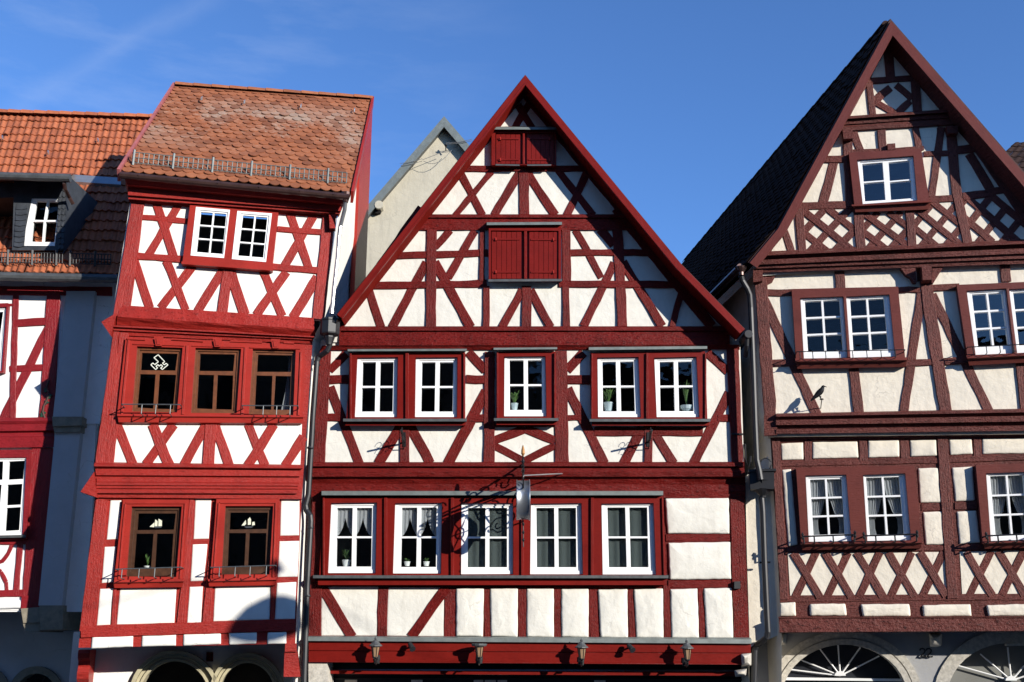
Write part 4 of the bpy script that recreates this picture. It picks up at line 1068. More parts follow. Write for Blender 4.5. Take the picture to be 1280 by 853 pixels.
for (x, y, fr, lab) in ((501, 512, B4, 'scrolled black iron flag holder under the left pair of windows'), (680, 512, B5, 'scrolled black iron flag holder under the right pair of windows')):
    w0 = PM.P(fr(x, y + 22), n2 + .03); t = thing('flag_holder', lab, 'bracket', w0, 'iron flag holders')
    mb = MB(PM).plate(PM, fr(x-6, y-30, x+7, y-30, x+9, y+42, x-7, y+42), n2 + .02, n2 + .045)
    mb.build('wall_plate', M['iron'])
    mb = MB(); tip = w0 + PM.n * .52 + zz * .10
    mb.tube([w0, tip], .016, 6); mb.tube([w0 - zz * .1, w0 + PM.n * .15 - zz * .04, w0 + PM.n * .22 + zz * .02], .009, 5)
    for k, rr in ((.36, .055), (.26, .045)):
        pc = w0 + (tip - w0) * (k / .52)
        for sg in (1, -1): mb.tube([pc + zz * (sg * rr) + (PM.n * math.cos(a) + zz * math.sin(a)) * rr * (1 - i / 40) for i, a in enumerate([j * .33 for j in range(18)])], .005, 4)
    mb.build('rod', M['iron'])
# =================================================================== RIGHT GABLED HOUSE
RH = thing('brown_gabled_house', 'brown-red and cream house with lattice panels and a bird on its wall', 'house', (5.8, 17.2, 0), 'half-timbered houses of the row')
r1, r2, rG = 0.0, .12, .18
T = M['redR']; TS = M['redRs']
ORF = rG + .36
# ---- roof: the ridge runs back to the left
apx = PR.P((1113,23.5), ORF); kL = PR.P((970,286), ORF); eL = PR.P((935,328), ORF)
Bk = ray(856, 327); Bk = CAM + Bk * ((apx.z - CZ) / Bk.z)
V = Bk - apx
def mir(p):
    du = (p - apx).dot(PR.u); return p - PR.u * (2 * du)
kR, eR = mir(kL), mir(eL)
prof = [eL, kL, apx, kR, eR]
lo = inset(PR, prof, .10)
mb = MB(); tiles(mb, kL + V, kL, apx, apx + V, 44, 22, 'pan', lift=.03); tiles(mb, eL + V, eL, kL, kL + V, 44, 3, 'pan', lift=.03)
rf = mb.build('roof', M['tileR'])
MB().add([kR, apx, apx + V, kR + V, eR, eR + V], [(0,1,2,3), (4,0,3,5)]).build('roof_slope', M['tileR'], rf)
n = 5
MB(PR).add(lo + [p + V for p in lo], [(i, i + 1, n + i + 1, n + i) for i in range(n - 1)]).build('soffit', T, rf)
MB(PR).add(prof + lo, [(i, i + 1, n + i + 1, n + i) for i in range(n - 1)]).build('roof_edge', M['roofdk'], rf)
ridge(MB(), apx.lerp(Bk, .012) + Vector((0,0,.0)), Bk + Vector((0,0,.0)), 24, .08).build('ridge_tiles', M['tileR'], rf)
barge(PR, inset(PR, prof, .035), .135, 0, TS)
# ---- gable wall
dw = PR.n * (rG - ORF)
gw = [p + dw for p in inset(PR, prof, .04)]
gA, gB = PR.P((951,345), rG), PR.P((951,345), rG)
gB = gA + PR.u * (2 * (apx - gA).dot(PR.u))
gwin = C2(447,161, 726,141, 746,362, 474,381)
pts = [gA, gw[0] + PR.u * .1, gw[1], gw[2], gw[3], gw[4] - PR.u * .1, gB]
pts = [gA] + [p for p in gw[1:4]] + [gB]
gh = [PR.P(p, rG) for p in grow(gwin, .6)]
flat = pts + gh
tri = tessellate_polygon([[Vector((p.dot(PR.u), p.z, 0)) for p in pts], [Vector((p.dot(PR.u), p.z, 0)) for p in gh]])
MB(PR).add(flat, [tuple(t) for t in tri]).build('gable_wall', M['plR'])
c1 = Frame(C1, PR, rG, T); c2 = Frame(C2, PR, rG, T)
c1.many('rafter', [(600,112, 372,540, 30), (640,110, 905,470, 44)]); c2.many('rafter', [(352,10, 0,610, 34), (925,-95, 1300,450, 56)])
c1.b('post', 602,150, 616,330, 46); c1.b('rail', 500,325, 745,308, 30)
c1.many('post', [(507,325, 524,495, 34), (735,315, 749,478, 44)])
c1.many('brace', [(612,358, 530,428, 40), (640,345, 722,412, 36), (540,432, 640,490, 34), (712,425, 642,488, 34)])
MB(PR).mould(PR, [(C1(376,503), C1(950,462), rG+.05), (C1(374,506), C1(952,466), rG+.12), (C1(372,516), C1(955,478), rG+.12), (C1(366,520), C1(960,482), rG+.06), (C1(362,530), C1(962,492), rG+.07), (C1(358,545), C1(968,505), rG+.06), (C1(358,547), C1(968,507), rG+.035), (C1(352,560), C1(975,520), rG+.05), (C1(346,576), C1(985,538), rG+.045), (C1(344,582), C1(985,545), rG+.02)], seg=20, jit=.003, back=rG).build('collar_beam', T)
c2.many('post', [(396,0, 414,392, 46), (568,10, 577,118, 42), (738,0, 757,115, 36), (915,-10, 945,340, 50), (945,330, 999,578, 48)])
c2.many('brace', [(330,170, 274,375, 46), (425,15, 468,122, 38), (868,-5, 818,345, 38), (1006,128, 1122,325, 46), (850,0, 848,60, 10)])
c2.many('rail', [(278,155, 385,154, 34), (780,130, 910,124, 28), (945,112, 1075,92, 40), (145,391, 432,385, 38), (795,358, 940,350, 34), (975,342, 1110,326, 38), (1090,322, 1260,296, 36), (400,118, 780,100, 20)])
# corner blocks under the collar beam
for q in ((372,2, 422,0, 425,52, 378,55), (890,-10, 950,-12, 952,25, 900,28)):
    MB(PR).plate(PR, C2(*q), rG, rG + .14).build('beam_end', T)
MB(PR).plate(PR, C2(596,80, 636,77, 638,108, 600,110), rG, rG + .09).build('beam_end', T)
casq = C2(404,124, 766,104, 808,368, 432,388)
MB(PR).plate(PR, casq, rG, rG + .10, [grow(gwin, .4)]).build('window_surround', TS)
MB(PR).mould(PR, [(C2(418,384), C2(820,364), rG+.13), (C2(420,392), C2(820,371), rG+.16), (C2(434,398), C2(806,377), rG+.11), (C2(436,422), C2(803,408), rG+.08)], seg=5, jit=.001, back=rG).build('window_sill', TS)
gl = C2(471,181, 573,173, 588,361, 485,368); gr = C2(603,173, 708,163, 722,352, 615,361)
def split(q, t, bw):
    H = abs(q[3][1] - q[0][1]); a = t - bw / 2 / H; b = t + bw / 2 / H
    return [[q[0], q[1], lerp(q[1], q[2], a), lerp(q[0], q[3], a)], [lerp(q[0], q[3], b), lerp(q[1], q[2], b), q[2], q[3]]]
window(PR, gwin, split(gl, .49, 1.6) + split(gr, .51, 1.6), rG + .06, M['white'], M['glassb'], depth=.09, mid=.5)
room(PR, C2(400,110, 760,100, 800,380, 420,400), rG - .05)
# ---- lattice panels
def clipline(p, d, poly):
    """segment of the line p + t d inside a convex polygon"""
    t0, t1 = -1e9, 1e9; n = len(poly); area = sum(poly[i][0] * poly[(i + 1) % n][1] - poly[(i + 1) % n][0] * poly[i][1] for i in range(n)); sg = 1 if area > 0 else -1
    for i in range(n):
        a, b = poly[i], poly[(i + 1) % n]; nx, ny = -(b[1] - a[1]) * sg, (b[0] - a[0]) * sg
        num = nx * (p[0] - a[0]) + ny * (p[1] - a[1]); den = nx * d[0] + ny * d[1]
        if abs(den) < 1e-9:
            if num < 0: return None
            continue
        t = -num / den
        if den > 0: t0 = max(t0, t)
        else: t1 = min(t1, t)
    return (t0, t1) if t1 > t0 + .02 else None
def lattice(fr, pl, poly, o, e1, e2, w, off, name='lattice_panel', N=5):
    mb = MB(pl); k = fr.k
    for (ea, eb, t, st) in ((e1, e2, .014, .5), (e2, e1, .009, .5)):
        for i in range(-N, N + 1):
            p = (o[0] + eb[0] * (i + st), o[1] + eb[1] * (i + st))
            c = clipline(p, ea, poly)
            if not c: continue
            a = (p[0] + ea[0] * c[0], p[1] + ea[1] * c[0]); b = (p[0] + ea[0] * c[1], p[1] + ea[1] * c[1])
            mb.beam(pl, fr(*a), fr(*b), w / k, w / k, off, t + uo(), jit=.3)
    return mb.build(name, T)
lattice(C2, PR, [(150,405), (455,395), (466,612), (165,622)], (298,456), (70,57), (-58,62), 36, rG)
lattice(C2, PR, [(450,420), (715,420), (722,600), (460,612)], (580,453), (68,50), (-52,57), 33, rG)
lattice(C2, PR, [(708,400), (800,370), (955,358), (995,575), (720,600)], (838,432), (72,58), (-51,61), 33, rG)
lattice(C2, PR, [(962,352), (1110,330), (1290,470), (1290,565), (995,578)], (1127,402), (71,61), (-54,68), 36, rG)
c2.many('post', [(157,402, 172,622, 42), (452,395, 466,614, 50), (708,415, 722,602, 44)])
c2.b('brace', 72,490, 122,632, 36); c2.b('rail', 0,622, 1290,562, 12)
# ---- great moulded cornice under the gable
MB(PR).mould(PR, [((958,316.5),(1420,294), rG+.04), ((950,318),(1420,296), rG+.20), ((947,320),(1420,298.5), rG+.21), ((947,321.5),(1420,300), rG+.12), ((946,325),(1420,304), rG+.10), ((945,325.5),(1420,304.6), rG+.16), ((945,331),(1420,311), rG+.15), ((945,331.7),(1420,312), rG+.11), ((946,336),(1420,318), rG+.10), ((946,336.5),(1420,318.6), rG+.07), ((948,341),(1420,325), rG+.05), ((948,341.4),(1420,325.4), r2+.02)], seg=30, jit=.002, back=r2).build('cornice', T)
# ---- second storey
y1 = [C3(258,157, 451,150, 473,429, 274,433), C3(467,151, 663,141, 691,423, 487,429)]
y1g = [C3(278,172, 437,165, 452,395, 293,402), C3(485,165, 640,158, 660,390, 500,397)]
y2 = [C3(1018,124, 1196,114, 1231,409, 1059,416), C3(1212,117, 1400,107, 1442,400, 1249,409)]
y2g = [C3(1042,140, 1180,133, 1208,370, 1070,378), C3(1230,132, 1380,124, 1410,364, 1258,373)]
wall('second_storey_wall', PR, PX(945,338, 1480,322, 1480,540, 960,546), r2, M['plR'], [grow(q, .6) for q in y1 + y2])
c3 = Frame(C3, PR, r2, T)
c3.b('corner_post', 74,30, 122,720, 54, 58, jit=.9)
MB(PR).plate(PR, C3(42,22, 88,20, 84,78, 42,84), r2, r2 + .13).build('beam_end', T)
MB(PR).plate(PR, C3(85,45, 152,42, 140,62, 128,85, 108,95, 105,118, 85,120), r2, r2 + .03).build('bracket', T)
MB(PR).plate(PR, C3(92,690, 152,688, 152,782, 92,786), r2, r2 + .05).build('beam_end', T)
c3.many('post', [(436,30, 443,112, 45), (1194,0, 1199,80, 46), (503,478, 527,690, 46), (1262,440, 1285,668, 40)])
c3.b('post', 831,80, 926,690, 57, jit=.7)
c3.many('rail', [(95,131, 225,129, 30), (700,120, 805,117, 27), (860,110, 985,104, 30), (125,454, 245,450, 34), (735,455, 870,449, 30), (905,447, 1040,438, 32)])
c3.many('brace', [(93,165, 336,695, 44), (812,130, 729,692, 42), (860,140, 1125,684, 43)], jit=.6)
# carved corbel group at the head of the central post
MB(PR).plate(PR, C3(716,20, 783,15, 790,84, 775,86, 760,62, 740,50), r2, r2 + .10).build('corbel', T)
MB(PR).plate(PR, C3(812,10, 858,8, 858,72, 818,74), r2, r2 + .24).build('corbel', T)
MB(PR).plate(PR, C3(862,8, 917,5, 866,88, 858,88), r2, r2 + .08).build('corbel', T)
MB(PR).plate(PR, C3(790,18, 814,16, 818,76, 792,80), r2, r2 + .02).build('corbel', T)
def casR(fr, q, holes, off, mull, sill, apron):
    MB(PR).plate(PR, fr(*q), off, off + .12, [grow(h, .4) for h in holes]).build('window_surround', TS)
    for m_ in mull: Frame(fr, PR, off + .12, TS).b('mullion', *m_, t=.02, jit=.05)
    (a, b, c, d) = fr(*sill)
    MB(PR).mould(PR, [(a, b, off+.16), (lerp(a, d, .28), lerp(b, c, .28), off+.20), (lerp(a, d, .4), lerp(b, c, .4), off+.15), (d, c, off+.10)], seg=6, jit=.001, back=off).build('window_sill', TS)
casR(C3, (218,115, 704,104, 737,432, 238,440), y1, r2, ((460,150, 480,428, 14),), (233,433, 748,427, 738,472, 244,480), None)
casR(C3, (972,96, 1440,76, 1500,412, 1022,428), y2, r2, ((1204,112, 1240,408, 12),), (1016,419, 1510,395, 1500,440, 1030,465), None)
for o_, g_ in zip(y1, y1g): window(PR, o_, panes_grid(g_, 2, 3, 2.6, 2.2), r2 + .08, M['white'], depth=.09, mid=.5)
for o_, g_ in zip(y2, y2g): window(PR, o_, panes_grid(g_, 2, 3, 2.6, 2.2), r2 + .08, M['white'], M['glassb'], depth=.09, mid=.5)
railing(PR, C3(240,402), C3(736,393), r2 + .27, r2 + .05, 8.5, (.03, .15, .27, .40, .52, .65, .78, .91), .008, M['iron'])
railing(PR, C3(1022,381), C3(1500,357), r2 + .27, r2 + .05, 8.5, (.05, .18, .31, .44, .57, .70, .83, .95), .008, M['iron'])
# ---- cornice between second and first storeys
MB(PR).mould(PR, [((971,517),(1480,507), r2+.03), ((970,518.2),(1480,508.5), r2+.13), ((970,521),(1480,512), r2+.14), ((970,522),(1480,513), r2+.08), ((970,525),(1480,516.5), r2+.06), ((970,525.5),(1480,517), r2+.11), ((970,531.5),(1480,524), r2+.10), ((970,532.3),(1480,525), r2+.02), ((970,536.5),(1480,529.5), r2+.02), ((970,537),(1480,530), r2+.07), ((970,542.5),(1480,536), r2+.06), ((968,543),(1480,536.5), r1+.06), ((967,550),(1480,543), r1+.05)], seg=30, jit=.002, back=r1).build('cornice', T)
# ---- first storey
x_ = [C4(282,274, 466,270, 491,572, 297,576), C4(545,271, 736,264, 763,568, 564,572), C4(1107,264, 1291,257, 1321,565, 1129,572)]
xg = [C4(302,292, 446,288, 461,540, 318,545), C4(558,283, 709,279, 733,540, 575,544), C4(1125,276, 1276,270, 1299,538, 1150,543)]
wall('first_storey_wall', PR, PX(962,530, 1480,520, 1480,778, 977,779), r1, T, [grow(q, .6) for q in x_])
for q in ((168,127,270,122,272,200,172,203), (313,120,518,117,524,192,313,197), (567,113,708,110,710,188,567,192), (758,112,880,108,883,183,762,187), (937,108,1040,105,1046,175,942,180), (1088,105,1300,102,1302,172,1090,175),
          (173,247,215,243,245,590,203,598), (795,240,887,238,905,397,805,398), (817,440,913,437,923,588,830,590), (950,237,1045,232,1055,388,965,392), (972,438,1062,433,1080,580,985,587)):
    MB(PR).cushion(PR, C4(*q), r1 - .004, .024, 1.2, .3).build('plaster_panel', M['plR'], smooth=True)
for q in ((163,197,235,193,238,257,163,258), (300,202,463,200,470,255,302,257), (533,203,755,202,762,258,543,260), (815,207,1035,203,1040,257,820,260), (1107,207,1330,200,1335,255,1117,258)):
    MB(PR).cushion(PR, C5(*q), r1 - .004, .036, 1.6, .35).build('plaster_panel', M['plR'], smooth=True)
c4 = Frame(C4, PR, r1, T)
c4.b('corner_post', 146,110, 185,840, 38); c4.b('post', 908,100, 955,835, 50)
c4.many('rail', [(160,112, 1290,92, 12), (165,219, 890,204, 26), (940,200, 1300,188, 28), (812,418, 912,416, 34), (965,412, 1066,409, 36), (195,612, 1300,600, 26), (165,838, 1300,828, 30)], t=.012)
c4.many('post', [(293,115, 293,212, 34), (543,112, 546,206, 38), (733,108, 737,200, 40), (1066,100, 1068,190, 36)], t=.01)
# long lattice frieze on plaster
MB(PR).plate(PR, C4(200,628, 942,622, 948,826, 212,830), r1, r1 + .006).build('plaster_panel', M['plR'])
MB(PR).plate(PR, C4(986,622, 1420,612, 1440,815, 998,824), r1, r1 + .006).build('plaster_panel', M['plR'])
mb = MB(PR)
for i in range(-1, 6):
    for (xa, xb, tt) in ((226, 345, .012), (330, 236, .007)):
        a, b = (xa + 145 * i, 626), (xb + 145 * i, 826)
        c = clipline(a, (b[0] - a[0], b[1] - a[1]), [(198,626), (944,622), (950,824), (210,830)])
        if c: mb.beam(PR, C4(a[0] + (b[0] - a[0]) * c[0], a[1] + (b[1] - a[1]) * c[0]), C4(a[0] + (b[0] - a[0]) * c[1], a[1] + (b[1] - a[1]) * c[1]), 36 / K, 36 / K, r1 + .006, tt + uo(), jit=.5)
mb.build('lattice_panel', T)
mb = MB(PR)
for i in range(-1, 4):
    for (xa, xb, tt) in ((1016, 1135, .012), (1128, 1030, .007)):
        a, b = (xa + 150 * i, 622), (xb + 150 * i, 822)
        c = clipline(a, (b[0] - a[0], b[1] - a[1]), [(986,622), (1420,612), (1440,815), (998,824)])
        if c: mb.beam(PR, C4(a[0] + (b[0] - a[0]) * c[0], a[1] + (b[1] - a[1]) * c[0]), C4(a[0] + (b[0] - a[0]) * c[1], a[1] + (b[1] - a[1]) * c[1]), 36 / K, 36 / K, r1 + .006, tt + uo(), jit=.5)
mb.build('lattice_panel', T)
casR(C4, (238,238, 778,227, 812,580, 262,587), x_[:2], r1, (), (256,576, 815,570, 808,606, 268,614), None)
casR(C4, (1060,224, 1420,212, 1450,574, 1092,585), x_[2:], r1, (), (1088,574, 1460,562, 1450,600, 1100,608), None)
for o_, g_ in zip(x_, xg): window(PR, o_, panes_grid(g_, 2, 3, 2.6, 2.2), r1 + .08, M['white'], depth=.09, mid=.5)
for a, b in (((268,552), (508,543)), ((548,549), (792,541)), ((1108,549), (1345,538))):
    railing(PR, C4(*a), C4(*b), r1 + .30, r1 + .05, 8.5, (.02, .22, .58, .98), .013, M['iron'], finial=True)
room(PR, PX(975,360, 1420,350, 1420,480, 980,490), r2 - .17); room(PR, PX(985,590, 1420,580, 1420,690, 990,695), r1 - .17)
MB(PR).mould(PR, [((973,771.2),(1480,770), r1+.06), ((973,772.5),(1480,771.3), r1+.085), ((974,774),(1480,773), r1+.07), ((974.5,790.5),(1480,787.5), r1+.065), ((975,791.5),(1480,788.5), r1-.03)], seg=40, jit=.004, back=r1 - .05).build('sill_beam', T)
# ---- plaster return beside the narrow gap
MB(PR).plate(PR, PX(928,600, 970,560, 978,792, 936,810), r1 - .35, r1 - .16).build('return_wall', M['plR'])
# ---- ground floor
q0_ = r1 - .58
ca, cb = (1056, 874, 79, 68), (1262, 872, 78, 68)
ha = [(1135, 1010)] + arch_pts(*ca) + [(977, 1010)]; hb_ = [(1340, 1010)] + arch_pts(*cb) + [(1184, 1010)]
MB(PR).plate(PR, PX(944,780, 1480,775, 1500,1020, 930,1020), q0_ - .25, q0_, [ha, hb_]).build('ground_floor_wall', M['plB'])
arch(PR, *ca, 18, 1010, q0_, M['stone'], rings=2, relief=.035); arch(PR, *cb, 17, 1010, q0_, M['stone'], relief=.03)
a, b = PR.P((973,790), r1 - .01), PR.P((1480,787), r1 - .01)
MB(PR).add([a, b, b - PR.n * 1.1, a - PR.n * 1.1], [(0,1,2,3)]).build('jetty_soffit', M['roofdk'])
def fan(c, hub, spokes, back, mat, transom):
    fw = MB(PR).plate(PR, PX(c[0] - 95, 790, c[0] + 95, 790, c[0] + 95, 1015, c[0] - 95, 1015), q0_ - .32, q0_ - .30).build('fanlight', mat)
    mb = MB(); H0 = PR.P(hub, q0_ - .24)
    for s_ in spokes: mb.tube([H0, PR.P(s_, q0_ - .24)], .012, 6)
    mb.build('glazing_bar', M['white'], fw)
    hb = [(hub[0] + 7 * math.cos(R(t)), hub[1] - 6 * math.sin(R(t))) for t in range(0, 181, 20)]
    MB(PR).plate(PR, hb, q0_ - .26, q0_ - .20).build('hub', M['white'], fw)
    if transom: MB(PR).plate(PR, PX(c[0] - 80, hub[1] + 2, c[0] + 80, hub[1] + 4, c[0] + 80, hub[1] + 7, c[0] - 80, hub[1] + 5.5), q0_ - .28, q0_ - .2).build('transom', M['white'], fw)
fan(ca, C5(440,530), [C5(262,458), C5(343,402), C5(430,390), C5(532,400), C5(618,440), C5(200,500)], None, M['shop'], True)
fan(cb, C5(1222,552), [C5(975,483), C5(1080,430), C5(1205,400), C5(1330,430), C5(1440,480)], None, M['grey'], False)
for q in ((845,336, 905,334, 903,395, 850,398), (150,330, 196,330, 192,388, 145,390)):
    MB(PR).cushion(PR, C5(*q), q0_ - .02, .36, 2.5, .3).build('corbel', M['stone'], smooth=True)
MB(PR).plate(PR, C5(1200,383, 1275,381, 1278,393, 1200,394), q0_, q0_ + .10).build('stone_ledge', M['stone'])
# ---- left side wall and back of the house
lw = [PR.P((977,1010), r1 - .3), PR.P((977,790), r1), PR.P((964,548), r1), PR.P((958,520), r2 - .02), PR.P((947,340), r2 - .02)]
n = len(lw); Vh = V
vs = lw + [p + Vh for p in lw]; vs.append(eL + dw + Vector((.2, 0, -.05))); vs.append(eL + dw + Vh + Vector((.2, 0, -.05)))
MB().add(vs, [(i, i + 1, n + i + 1, n + i) for i in range(n - 1)] + [(n - 1, 2 * n, 2 * n + 1, 2 * n - 1)]).build('side_wall', M['plR'])
# ---- gutter end, downpipe with hopper head
gp = PR.P((925.5,334), ORF - .05)
MB().tube([gp, gp + V], .06, 10).build('gutter', M['bpipe'])
pts = [PR.P(p, ORF - .1 - i * .035) for i, p in enumerate(((926.5,337), (926.3,344), (928,351), (934,361), (937.3,369), (938.5,385)))]
o_ = ORF - .1 - 5 * .035
pts += [PR.P(p, o_) for p in ((940,420), (942,470), (944,530), (946,575), (949,588), (951,600))]
dp = MB().tube(pts, .046, 10).build('downpipe', M['pipe'])
MB().lathe(PR.P((926.5,341), ORF - .1), [(.045, -.05), (.05, .0), (.09, .06), (.10, .09)], 12).build('outlet', M['bpipe'], dp)
hc = [PR.P(p, r1 + .20) for p in ((936.5,589.5), (967.8,588.3), (967.8,611.3), (938,611.8))]
mb = MB(PR); d = PR.n * -.26
mb.add(hc + [p + d for p in hc], [(0,1,2,3), (7,6,5,4), (0,4,5,1), (1,5,6,2), (2,6,7,3), (3,7,4,0)])
hd = mb.build('hopper_head', M['pipe'], dp)
rim = [(hc[0] + hc[3]) / 2]
mb = MB(PR).plate(PR, PX(935,586.8, 970,585.8, 970,588.8, 935,589.8), r1 - .08, r1 + .225); mb.build('hopper_rim', M['pipe'], hd)
cxy = (952.6, 600)
star = []
for k in range(8):
    a = k * math.pi / 4; r_ = (8 if k in (0, 4) else 4.6) if k % 2 == 0 else 1.1
    star.append((cxy[0] + math.cos(a) * r_, cxy[1] - math.sin(a) * r_))
fs_ = [PR.P(p, r1 + .201) for p in star]; ct = PR.P(cxy, r1 + .225)
MB(PR).add(fs_ + [ct], [(k, (k + 1) % 8, 8) for k in range(8)]).build('star', M['pipe'], hd)
pc = PR.P((953,612), r1 + .07)
MB(PR).lathe(pc, [(.05, -.13), (.055, -.10), (.15, 0)], 10).build('funnel', M['pipe'], dp)
pts = [PR.P(p, r1 + .07) for p in ((952,622), (953.5,640), (955.5,700), (959,775), (960,790))] + [PR.P((958.5,797), r1 + .06), PR.P((952,802.5), r1 - .05), PR.P((946,806), r1 - .15), PR.P((943.5,812), r1 - .18), PR.P((942,860), r1 - .18), PR.P((939,1000), r1 - .18)]
MB().tube(pts, .045, 10).build('lower_pipe', M['pipe'], dp)
MB().tube([PR.P((949,703.5), r1 + .02), PR.P((963,703), r1 + .02)], .016, 6).build('pipe_clamp', M['iron'], dp)
# iron hook and cable loop by the hopper
mb = MB().tube([PR.P((931.5,555), r1), PR.P((932,575), r1), PR.P((936,584), r1 + .02), PR.P((938,578), r1 + .03), PR.P((938.5,570), r1 + .03)], .012, 6); mb.build('wall_hook', M['iron'])
lp = [PR.P((957 + 7 * math.cos(t * .45), 581 + 8 * math.sin(t * .45)), r1 + .06) for t in range(14)]
MB().tube(lp, .010, 6).build('cable', M['pipe'])

# ---- curtains, house number, bird
def drape(g_, side, lab):
    (a, b, c, d) = g_
    if side == 'l': L = [lerp(a, d, t) for t in (0, .2, .4, .6, .75, .9, 1)]; Rr = [lerp(lerp(a, d, t), lerp(b, c, t), w) for t, w in ((0, .5), (.2, .47), (.4, .40), (.6, .30), (.75, .17), (.9, .17), (1, .2))]
    else: Rr = [lerp(b, c, t) for t in (0, .2, .4, .6, .75, .9, 1)]; L = [lerp(lerp(a, d, t), lerp(b, c, t), 1 - w) for t, w in ((0, .5), (.2, .47), (.4, .40), (.6, .30), (.75, .17), (.9, .17), (1, .2))]
    curtain(PR, L, Rr, r1 - .01, lab, wave=.014, nw=5, nx=36, group='tied-back white curtains')
for g_, w in zip(xg, ('window nearest the star-marked hopper', 'window second from the hopper', 'window at the right edge')):
    drape(g_, 'l', 'left half of the tied-back white curtains, ' + w); drape(g_, 'r', 'right half of the tied-back white curtains, ' + w)
mb = MB(); two = [(0, .75), (.12, .95), (.35, 1), (.55, .9), (.6, .72), (.5, .5), (.2, .22), (0, .02), (.2, .06), (.45, 0), (.68, .06)]
for k in (0, 1):
    o0 = PR.P((1150.5 + k * 8, 821.5), q0_ + .035)
    mb.tube([o0 + PR.u * (x * .125) + Vector((0, 0, y * .125)) for x, y in two], .012, 6)
mb.single('house_number', M['iron'], 'black iron number 22 on the grey wall between two arches', 'number')
# the bird on its little perch
bo = r2 + .24
BZ = Fr(990, 470, 1086 / 70)
pf = PR.P(BZ(575,455), bo)
PCH = thing('bird_perch', 'thin iron perch standing out from the cream wall under the crow', 'bracket', pf - PR.n * (bo - r2))
MB().tube([pf - PR.n * (bo - r2) - Vector((0, 0, .09)), pf - PR.n * .03 - Vector((0, 0, .02)), pf, pf + PR.u * .03], .007, 6).build('rod', M['iron'])
MB().lathe(pf, [(.028, -.008), (.03, 0), (.028, .008)], 10).build('foot_plate', M['iron'])
BD = thing('crow', 'black and grey crow facing right on a small iron perch', 'bird', pf)
spine = [(358,492,.008), (380,470,.014), (420,432,.023), (460,396,.033), (500,356,.042), (540,316,.046), (570,280,.041), (587,250,.032), (596,226,.026), (604,211,.025), (617,205,.020), (630,207,.011), (655,210,.006), (682,220,.0015)]
vs = []; fs = []; N = 12
ctr = [PR.P(BZ(x, y), bo) for x, y, r_ in spine]
for i, (x, y, r_) in enumerate(spine):
    t = (ctr[min(i + 1, len(ctr) - 1)] - ctr[max(i - 1, 0)]).normalized(); up_ = PR.n.cross(t).normalized()
    
    for k in range(N):
        a = 2 * math.pi * k / N; vs.append(ctr[i] + up_ * (math.cos(a) * r_) + PR.n * (math.sin(a) * r_ * (.85 if i >= 2 else 1.4)))
for i in range(len(spine) - 1):
    for k in range(N): fs.append((i * N + k, i * N + (k + 1) % N, (i + 1) * N + (k + 1) % N, (i + 1) * N + k))
fs += [tuple(range(N)), tuple((len(spine) - 1) * N + k for k in range(N))]
mb = MB(PR).add(vs, fs)
for s_ in (-1, 1):
    hip = PR.P(BZ(545,395), bo + .018 * s_); kn = PR.P(BZ(552,425), bo + .018 * s_); ft = PR.P(BZ(565,450), bo + .016 * s_)
    mb.tube([hip, kn, ft], .016, 6, .005)
    for tx in (-18, 22, 34): mb.tube([ft, PR.P(BZ(565 + tx, 452), bo + .016 * s_ + (.012 if tx == 22 else -.006))], .004, 5)
mb.build('body', M['crow'], smooth=True)
for s_ in (-1, 1):   # folded wings
    w_ = [(366,482), (400,440), (450,385), (500,335), (540,300), (562,292), (562,320), (535,360), (490,395), (440,425), (400,455)]
    MB(PR).plate(PR, [BZ(*p) for p in w_], bo + s_ * .033 - .005, bo + s_ * .033 + .005, back=True).build('wing', M['crow'])
for s_ in (-1, 1):
    e = PR.P(BZ(606,202), bo + s_ * .021); MB().lathe(e, [(.002, -.004), (.004, 0), (.002, .004)], 8).build('eye', M['pipe'])
vs = []
c0 = PR.P(BZ(594,262), bo)
mb = MB(PR)
for i in range(7):
    th = math.pi * i / 6
    for k in range(12):
        ph = 2 * math.pi * k / 12
        vs.append(c0 + PR.u * (.022 * math.sin(th) * math.cos(ph)) + PR.n * (.031 * math.sin(th) * math.sin(ph)) + Vector((0, 0, .030 * math.cos(th))))
mb.add(vs, [(i * 12 + k, i * 12 + (k + 1) % 12, (i + 1) * 12 + (k + 1) % 12, (i + 1) * 12 + k) for i in range(6) for k in range(12)]).build('breast', M['hood'], smooth=True)
# =================================================================== HOUSE AT THE LEFT EDGE
FH = thing('tiled_house', 'house with an orange pantile roof and a slate dormer at the left edge', 'house', (-10, 19, 0), 'half-timbered houses of the row')
T = M['redF']
eA, eB = PF.P((-60,340), .4), PF.P((172,346.5), .4)
rA, rB = PF.P((-60,138), -4.1), PF.P((204,154.5), -4.1)
rA.z = rB.z = (rA.z + rB.z) / 2; eA.z = eB.z = (eA.z + eB.z) / 2
eA = eA - PF.u * 4.6; rA = rA - PF.u * 4.6
mb = tiles(MB(), eA, eB, rB, rA, 66, 18, 'pan', lift=.05)
rf = mb.build('roof', M['tileF'])
rn = (eB - eA).cross(rA - eA).normalized(); rn = rn if rn.z > 0 else -rn
MB().add([p - rn * .04 for p in (eA, eB, rB, rA)], [(0, 1, 2, 3)]).build('roof_boards', M['roofdk'], rf)
bkp = [rA, rB, rB + Vector((0, 4.5, -5.4)), rA + Vector((0, 4.5, -5.4))]
MB().add(bkp, [(0, 1, 2, 3)]).build('rear_slope', M['tileF'], rf)
ridge(MB(), rA + rn * .05, rB + rn * .05, 33, .13).build('ridge_tiles', M['tileF'], rf)
up_ = (rA - eA).normalized()
def onroof(x, y, lift=0): return hit(x, y, eA + rn * lift, rn)
upg = (up_ * .25 + rn * .3 + Vector((0, 0, 1))).normalized()
